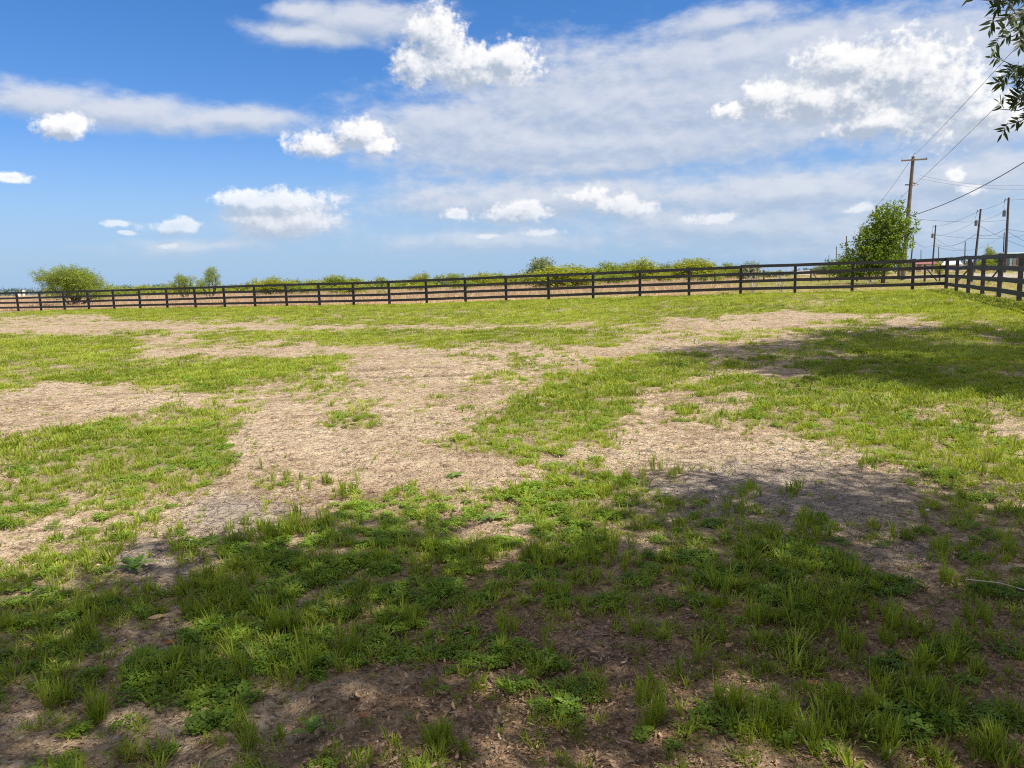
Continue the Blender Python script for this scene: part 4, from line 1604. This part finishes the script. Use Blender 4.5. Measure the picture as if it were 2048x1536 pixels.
cable('power_cable', A(1866, 468, 135), A(2100, 462, 120), 1.0, .018, 'long nearly level cable crossing behind the dark poles')
cable('power_cable', A(2014, 462, 92), A(2100, 500, 100), .3, .020, 'cable slanting down to the right edge from the rightmost dark pole')


# ------------------------------------------------------------------ wire fence with braces beyond the yard
def wire_fence():
    b0 = at(1555, 560, 70)
    e = empty('wire_fence', (b0[0], 70, tzf(b0[0], 70)), 'thin wire field fence on slim posts with slanting braces beyond the black fence', 'fence')
    o = np.array(e.location)
    prev = None
    pts = []
    for px, D in ((1430, 74), (1480, 72), (1528, 70), (1560, 69), (1622, 66), (1660, 62), (1715, 58), (1770, 54), (1850, 50), (1880, 48), (1945, 44), (2005, 40), (2060, 37), (2120, 34)):
        q = at(px, 545, D)
        z = tzf(q[0], D)
        pts.append(np.array([q[0], D, z]))
    for i, q in enumerate(pts):
        MB().tube([q - o + [0, 0, -.2], q - o + [0, 0, 1.25]], .045 if i % 2 else .07, 7).build('post', M_POLE2, e)
    for h in (.35, .7, 1.1):
        mb = MB()
        mb.tube([q - o + np.array([0, 0, h]) for q in pts], .008, 4)
        mb.build('wire', M_METAL, e)
    for i, s in ((4, 1), (8, 1), (10, -1), (11, -1)):
        q = pts[i]
        n_ = pts[min(i + 1, len(pts) - 1)] if s > 0 else pts[i - 1]
        d = (n_ - q) / np.linalg.norm(n_ - q)
        MB().tube([q - o + [0, 0, 1.1], q - o + d * 1.9 + [0, 0, 0.05]], .045, 7).build('brace', M_POLE2, e)


wire_fence()


# ------------------------------------------------------------------ buildings and vehicles far behind
M_ROOFR = solid('red_metal_roof', (.24, .085, .09), .6, .15, 2)
M_ROOFG = solid('grey_blue_roof', (.30, .34, .36), .6, .12, 2)
M_ROOFB = solid('brown_shingle_roof', (.18, .13, .10), .8, .2, 3)
M_ROOFW = solid('white_metal_roof', (.72, .72, .70), .5, .08, 2)
M_WALLW = solid('white_siding', (.66, .66, .63), .7, .08, 2)
M_WALLB = solid('blue_grey_siding', (.20, .29, .32), .6, .12, 2)
M_WALLT = solid('tan_siding', (.42, .34, .26), .8, .12, 2)
M_GLASS = solid('dark_window_glass', (.05, .07, .09), .15, .2, 2, spec=.6)
M_CARB = solid('blue_car_paint', (.03, .10, .30), .25, .1, 2, spec=.6)
M_CARW = solid('white_car_paint', (.72, .72, .72), .3, .05, 2, spec=.6)
M_TYRE = solid('black_rubber', (.02, .02, .02), .9, .2, 5)
M_CHROME = solid('bright_trim', (.5, .5, .5), .3, .1, 5, metal=.8)


def house(name, px, D, wd, dp, wallh, roofh, wall, roof, label, windows=2, rotz=0, over=.3, ridge='x', door=True):
    c = at(px, 540, D)
    z0 = tzf(c[0], D)
    e = empty(name, (c[0], D, z0), label, 'building')
    e.rotation_euler = (0, 0, rotz)
    MB().box((0, 0, wallh / 2 - .2), (wd, dp, wallh + .4)).build('wall', wall, e)
    b = MB()
    hw, hd = wd / 2 + over, dp / 2 + over
    z1, z2 = wallh + .003, wallh + roofh
    if ridge == 'x':
        b.add([(-hw, -hd, z1), (hw, -hd, z1), (hw, hd, z1), (-hw, hd, z1), (-hw, 0, z2), (hw, 0, z2)], [(0, 1, 5, 4), (2, 3, 4, 5), (0, 4, 3), (1, 2, 5), (0, 3, 2, 1)])
    else:
        b.add([(-hw, -hd, z1), (hw, -hd, z1), (hw, hd, z1), (-hw, hd, z1), (0, -hd, z2), (0, hd, z2)], [(0, 1, 4), (2, 3, 5), (0, 4, 5, 3), (1, 2, 5, 4), (0, 3, 2, 1)])
    b.build('roof', roof, e)
    n_ = windows
    for i in range(n_):
        x = -wd / 2 + wd * (i + .5) / n_ if not door else -wd / 2 + wd * (i + 1.2) / (n_ + 1)
        f = MB()
        f.box((x, -dp / 2 - .03, wallh * .58), (1.1, .06, 1.0))
        fo = f.build('window', M_WALLW, e)
        MB().box((x, -dp / 2 - .065, wallh * .58), (.9, .02, .8)).build('pane', M_GLASS, fo)
    if door:
        MB().box((-wd / 2 + .9, -dp / 2 - .03, 1.0), (.9, .06, 2.0)).build('door', M_ROOFB, e)
    return e


house('metal_shed', 1842, 170, 4.6, 3.2, 1.95, .95, M_WALLT, M_ROOFR, 'low shed with a dull red metal roof seen between the poles behind the fence', 1, over=.35)
house('pale_house', 1903, 300, 5.5, 5, 2.4, 1.6, M_WALLT, M_ROOFW, 'tan house with a pale pitched roof far behind the fence corner', 2, rotz=.5, ridge='y')
house('brown_house', 1932, 420, 9, 7, 2.4, 1.5, M_WALLT, M_ROOFB, 'distant tan house with a brown roof, right of the pale-roofed house', 2, rotz=-.2)
house('mobile_home', 2042, 120, 6.5, 4, 2.7, .35, M_WALLB, M_ROOFG, 'blue-grey mobile home with white window frames behind the right end of the fence', 4, over=.2)
house('low_white_shed', 1604, 180, 3.8, 2.5, .9, .35, M_WALLW, M_ROOFW, 'small low white shed alone in the field left of the dense tree', 0, over=.1, door=False)
for px_, hh, D_, lb in ((37, 2.2, 420, 'left-hand lower one of two tiny white tanks by the far left wood'), (46.5, 3.4, 430, 'right-hand taller one of two tiny white tanks by the far left wood')):
    c = at(px_, 580, D_)
    e_ = empty('water_tank', (c[0], D_, tzf(c[0], D_)), lb, 'tank', 'white tanks far left')
    MB().tube([(0, 0, -.5), (0, 0, hh)], .75, 16).build('tank_body', M_WALLW, e_)
    MB().tube([(0, 0, hh + .004), (0, 0, hh + .35), (0, 0, hh + .5)], [.8, .5, .2], 16).build('lid', M_ROOFW, e_)
c = at(64, 574, 600)
e_ = empty('radio_mast', (c[0], 600, tzf(c[0], 600)), 'thin far mast rising above the dark wood left of the mesquite tree', 'mast')
MB().tube([(0, 0, -.5), (0, 0, 7)], [.22, .18], 6).build('mast', M_METAL, e_)
MB().box((0, 0, 6.6), (.9, .3, .3)).build('antenna', M_METAL, e_)


def car(px, D, paint, label, pickup=False, rotz=0):
    c = at(px, 540, D)
    z0 = tzf(c[0], D)
    e = empty('parked_car' if not pickup else 'pickup_truck', (c[0], D, z0), label, 'car' if not pickup else 'truck')
    e.rotation_euler = (0, 0, rotz)
    prof = [(-2.2, .35), (-2.25, .75), (-1.9, .92), (-1.2, 1.0), (1.1, 1.0), (2.1, .85), (2.25, .6), (2.2, .35)]
    cab = [(-1.5, 1.0), (-1.05, 1.48), (.35, 1.5), (1.15, 1.0)] if not pickup else [(-.5, 1.0), (-.35, 1.62), (.75, 1.65), (1.3, 1.02)]

    def extr(pf, w, z_in=0):
        n_ = len(pf)
        vs = [(x, -w, z) for x, z in pf] + [(x, w, z) for x, z in pf]
        fs = [tuple(range(n_)), tuple(range(2 * n_ - 1, n_ - 1, -1))] + [(i, i + n_, (i + 1) % n_ + n_, (i + 1) % n_) for i in range(n_)]
        return vs, fs
    MB().add(*extr(prof, .86)).build('body', paint, e)
    MB().add(*extr([(x, z + .003) for x, z in cab], .74)).build('cabin', paint, e)
    g_ = [(cab[0][0] + .25, 1.04), (cab[1][0] + .08, cab[1][1] - .08), (cab[2][0] - .05, cab[2][1] - .08), (cab[3][0] - .28, 1.04)]
    MB().add(*extr(g_, .752)).build('window', M_GLASS, e)
    for x in (-1.4, 1.4):
        for s in (-1, 1):
            w = MB().tube([(x, s * .70, .33), (x, s * .88, .33)], .33, 14).build('wheel', M_TYRE, e)
            MB().tube([(x, s * .88, .33), (x, s * .90, .33)], .19, 10).build('rim', M_CHROME, w)
    for s in (-1, 1):
        MB().box((2.235, s * .6, .68), (.05, .3, .14)).build('headlight', M_CHROME, e)


car(1901, 190, M_CARB, 'blue car parked behind the fence corner below the pale-roofed house')
car(1860, 220, M_CARW, 'white car parked right of the red-roofed shed', rotz=.15)
car(1930, 200, M_CARW, 'white pickup truck parked right of the blue car', pickup=True, rotz=3.0)


# far woods that read as one mass
def far_wood(name, label, spans, seed, mat, size=.5):
    g = np.random.default_rng(seed)
    cs, rs = [], []
    for (x0, x1, top, D) in spans:
        n_ = max(2, int((x1 - x0) / FPX * D / (4.0 if size > .4 else 1.5)))
        for i in range(n_):
            px = x0 + (x1 - x0) * (i + g.random()) / n_
            tq = at(px, top + g.uniform(-1, 2.5), D + g.uniform(-20, 20) * (1 if size > .4 else .3))
            z0 = tzf(tq[0], tq[1])
            h = max(2.5 if size > .4 else 1.0, tq[2] - z0)
            cs.append((tq[0], tq[1], z0 + h * .5))
            rs.append((h * .8, h * .6, h * .5))
    V, Fc, t = leaf_cloud(cs, rs, (420 if size > .4 else 300) * len(cs), size, g, hollow=.5, clump=8, aspect=.7)
    V[:, 2] = np.maximum(V[:, 2], .3)
    o = link(name, fast_mesh(name, V, Fc, mat, dict(tone=t)))
    tag(o, label, None, None, 'stuff')


far_wood('distant_wood', 'dark wood on the horizon at the far left and behind the bushes', [(-260, 75, 577, 620), (75, 235, 578, 640), (235, 262, 571, 600), (288, 332, 569, 600), (332, 900, 572, 700)], 8, M_LEAFK, .55)
far_wood('low_scrub', 'continuous low green brush growing along the far side of the dry field', [(205, 520, 573, 118), (500, 900, 562, 112), (880, 1240, 551, 108), (1200, 1480, 540, 108), (240, 700, 578, 100), (640, 1100, 568, 96), (1050, 1450, 556, 96)], 10, M_LEAFS, .22)
far_wood('horizon_wood', 'low dark wood on the horizon at the right behind the poles', [(1500, 1600, 543, 600), (1590, 1650, 538, 560), (1640, 1700, 530, 300), (1800, 1900, 524, 320), (1900, 2300, 521, 300)], 9, M_LEAFK, .5)


# ------------------------------------------------------------------ single things lying or growing in the foreground
def rosette(px, py, size, label, seed, n_=9, upright=.5):
    x, y, z = ground_at(px, py)
    g = np.random.default_rng(seed)
    e = empty('rosette_weed', (x, y, z), label, 'weed')
    for i in range(n_):
        a = i * 2.4 + g.uniform(-.3, .3)
        L = size * g.uniform(.45, .8)
        w = L * .17
        el = upright * g.uniform(.6, 1.5)
        V, T_ = [], []
        ts = np.linspace(0, 1, 9)
        t_ = g.random()
        for j, t in enumerate(ts):
            rr = L * (t * math.cos(el) + .1 * t * t)
            zz = L * (t * math.sin(el) - .35 * t * t) + .006
            hw = w * (.25 + .9 * math.sin(min(1, t * 1.05) * math.pi * .85)) * (.5 if j % 2 else 1.25) * (1 - .6 * t ** 4)
            c = np.array([math.cos(a) * rr, math.sin(a) * rr, max(zz, .006)])
            s = np.array([-math.sin(a), math.cos(a), 0])
            V += [c - s * hw + np.array([0, 0, hw * .35]), c, c + s * hw + np.array([0, 0, hw * .35])]
            T_ += [t_] * 3
        Fc = []
        for k in range(8):
            b = 3 * k
            Fc += [(b, b + 1, b + 4, b + 3), (b + 1, b + 2, b + 5, b + 4)]
        me = fast_mesh('leaf', np.array(V), np.array(Fc), M_ROSETTE, dict(tone=np.array(T_)), smooth=True)
        link('leaf', me, e)


rosette(985, 1040, .16, 'pale green dandelion-like rosette on the sunlit soil in the middle of the foreground', 1)
rosette(908, 955, .13, 'dark green rosette weed alone on the reddish bare soil', 2)
rosette(268, 1140, .17, 'long-leaved rosette weed on grey cracked soil at the left edge of the shade', 3, 12, .7)
rosette(625, 1470, .12, 'broad-leaved rosette weed on bare soil near the bottom left', 4, 7, .8)
rosette(1375, 1110, .11, 'rosette weed at the right end of the narrow sunlit gap', 5)
rosette(1725, 770, .16, 'spreading weed on the grass edge of the middle shade', 6)
rosette(660, 1235, .11, 'pale broad-bladed weed standing among the shaded clover', 7, 6, .9)
rosette(1130, 1415, .10, 'pale narrow-leaved weed among the leaf litter at bottom centre', 8, 6, .9)


def stone(px, py, s, label, mat, seed, name='stone', flat=.6, cat='stone'):
    x, y, z = ground_at(px, py)
    me = lump(name, mat, seed, flat, 2)
    o = link(name, me, None, (x, y, z))
    o.scale = (s, s * .8, s)
    o.rotation_euler = (0, 0, seed)
    me.shade_smooth()
    tag(o, label, cat)


stone(1563, 902, .06, 'grey stone on the bare soil at the edge of the middle shade', M_STONEG, 3)
stone(1777, 1507, .035, 'round tan stone in the leaf litter at the bottom right', M_STONE, 4, flat=.8)
stone(338, 1308, .022, 'small white stone among grass blades at the lower left', M_WHITE, 5)
stone(1855, 1021, .028, 'white stone in the shaded grass near the right edge', M_WHITE, 6)
stone(1595, 1240, .016, 'small white stone beside a grass tuft at the lower right', M_WHITE, 7)
stone(552, 1055, .07, 'pinkish stone between tall tufts where shade meets sunlit soil', M_STONE, 8, flat=.5)
stone(1068, 1425, .016, 'tiny pale stone in the leaf litter at bottom centre', M_WHITE, 9)
stone(878, 905, .035, 'pale stone on sunlit reddish soil left of the central grass patch', M_STONE, 10)
stone(745, 862, .045, 'flat pale stone on sunlit soil beside the small grass island', M_STONE, 11, flat=.35)


def big_leaf(px, py, L, label, mat, rot, seed):
    x, y, z = ground_at(px, py)
    me = dry_leaf(L, L * .34, .55, mat, 'fallen_leaf', seed)
    o = link('fallen_leaf', me, None, (x, y, z + .012))
    o.rotation_euler = (.35, .1, rot)
    tag(o, label, 'leaf', 'large fallen leaves in the foreground')


for a_ in ((718, 1402, .065, 'long orange-tan fallen leaf at the bottom, left of centre', M_TLEAF, 2.2, 1), (728, 1440, .06, 'dark red-brown fallen leaf just under the orange-tan one', M_DLEAF, 1.2, 2),
           (1622, 1372, .06, 'rust-red curled leaf left of the big tufts at the bottom right', M_DLEAF, .6, 3), (1840, 1180, .075, 'brown curled leaf by a tuft at the right, above the litter', M_DLEAF, 1.4, 4),
           (1070, 1130, .075, 'pinkish brown curled leaf at the foot of the tall tuft in the gap', M_DLEAF, .2, 5), (315, 1243, .08, 'orange-brown curled leaf cluster in the left shade', M_TLEAF, .4, 6),
           (1458, 1300, .06, 'pale tan leaf lying in the litter right of centre', M_TLEAF, .8, 7), (122, 1330, .07, 'tan leaf on bare soil near the left edge', M_TLEAF, 1.1, 8),
           (1810, 1320, .06, 'flat brown leaf on the bare litter at the right', M_TLEAF, .1, 9), (1368, 1372, .045, 'small rust leaf beside the tuft right of bottom centre', M_DLEAF, .5, 10),
           (340, 1290, .06, 'long dull brown leaf on bare soil at lower left', M_DLEAF, .3, 11)):
    big_leaf(*a_)

# a dry straw stem lying at the right
x0, y0, z0 = ground_at(1930, 1170)
x1, y1, z1 = ground_at(2070, 1200)
s_ = MB().tube([(0, 0, .03), ((x1 - x0) * .5, (y1 - y0) * .5, .045), (x1 - x0, y1 - y0, .03)], [.0022, .003, .0024], 6).build('dry_stem', M_PALETWIG, None, (x0, y0, z0))
tag(s_, 'long pale dry stem lying on the shaded grass at the right edge', 'stem')

# tall tufts that stand out from the lawn
TT = [('tall_a', blades(16, .02, .09, .17, .0065, .35, M_GRASS, 'tall_a', seed=61)), ('tall_b', blades(22, .03, .07, .15, .0060, .5, M_GRASS, 'tall_b', seed=62)), ('tall_c', blades(12, .012, .10, .19, .006, .3, M_GRASS, 'tall_c', seed=63))]
TC = proto_collection('tall_tuft_kind', [q[1] for q in TT])
px_ = [(500, 1060), (522, 1070), (550, 1065), (590, 1060), (655, 1070), (600, 1050), (480, 1075), (700, 990), (640, 975), (545, 965), (1060, 1120), (1075, 1110), (870, 1110), (980, 1115), (430, 1190), (380, 1220), (470, 1210), (520, 1230), (560, 1260),
       (700, 1300), (620, 1330), (820, 1240), (1300, 1390), (1310, 1450), (1560, 1450), (1500, 1470), (1750, 1420), (1770, 1480), (1640, 1480), (1470, 1410), (1850, 1330), (1860, 1400), (1900, 1160), (1880, 1110), (1690, 1140), (1780, 1250),
       (1800, 1270), (880, 1490), (480, 1480), (200, 1440), (110, 1400), (180, 1290), (1970, 1500), (1990, 1520), (1430, 1200), (1320, 940), (1590, 985), (1500, 985), (1250, 965), (1830, 900), (1730, 930), (1470, 1020), (1620, 1050), (1520, 1240),
       (1000, 1260), (1120, 1200), (1240, 1110), (1160, 1120), (1700, 1300), (1950, 1250), (2010, 1100), (1985, 930)]
P_, S_, T_ = [], [], []
for q in px_:
    for rep in range(8):
        x, y, z = ground_at(q[0] + RNG.normal(0, 16), q[1] + RNG.normal(0, 12))
        P_.append((x, y, z))
        S_.append(RNG.uniform(.45, .9))
        T_.append(RNG.uniform(.15, .6))
k = len(P_)
scatter('tall_grass', 'scattered taller grass tufts standing out from the short foreground grass', np.array(P_), np.stack([RNG.normal(0, .1, k), RNG.normal(0, .1, k), RNG.uniform(0, 6.28, k)], 1), np.stack([S_] * 3, 1),
        RNG.integers(0, 3, k), np.array(T_), TC, M_GRASS)
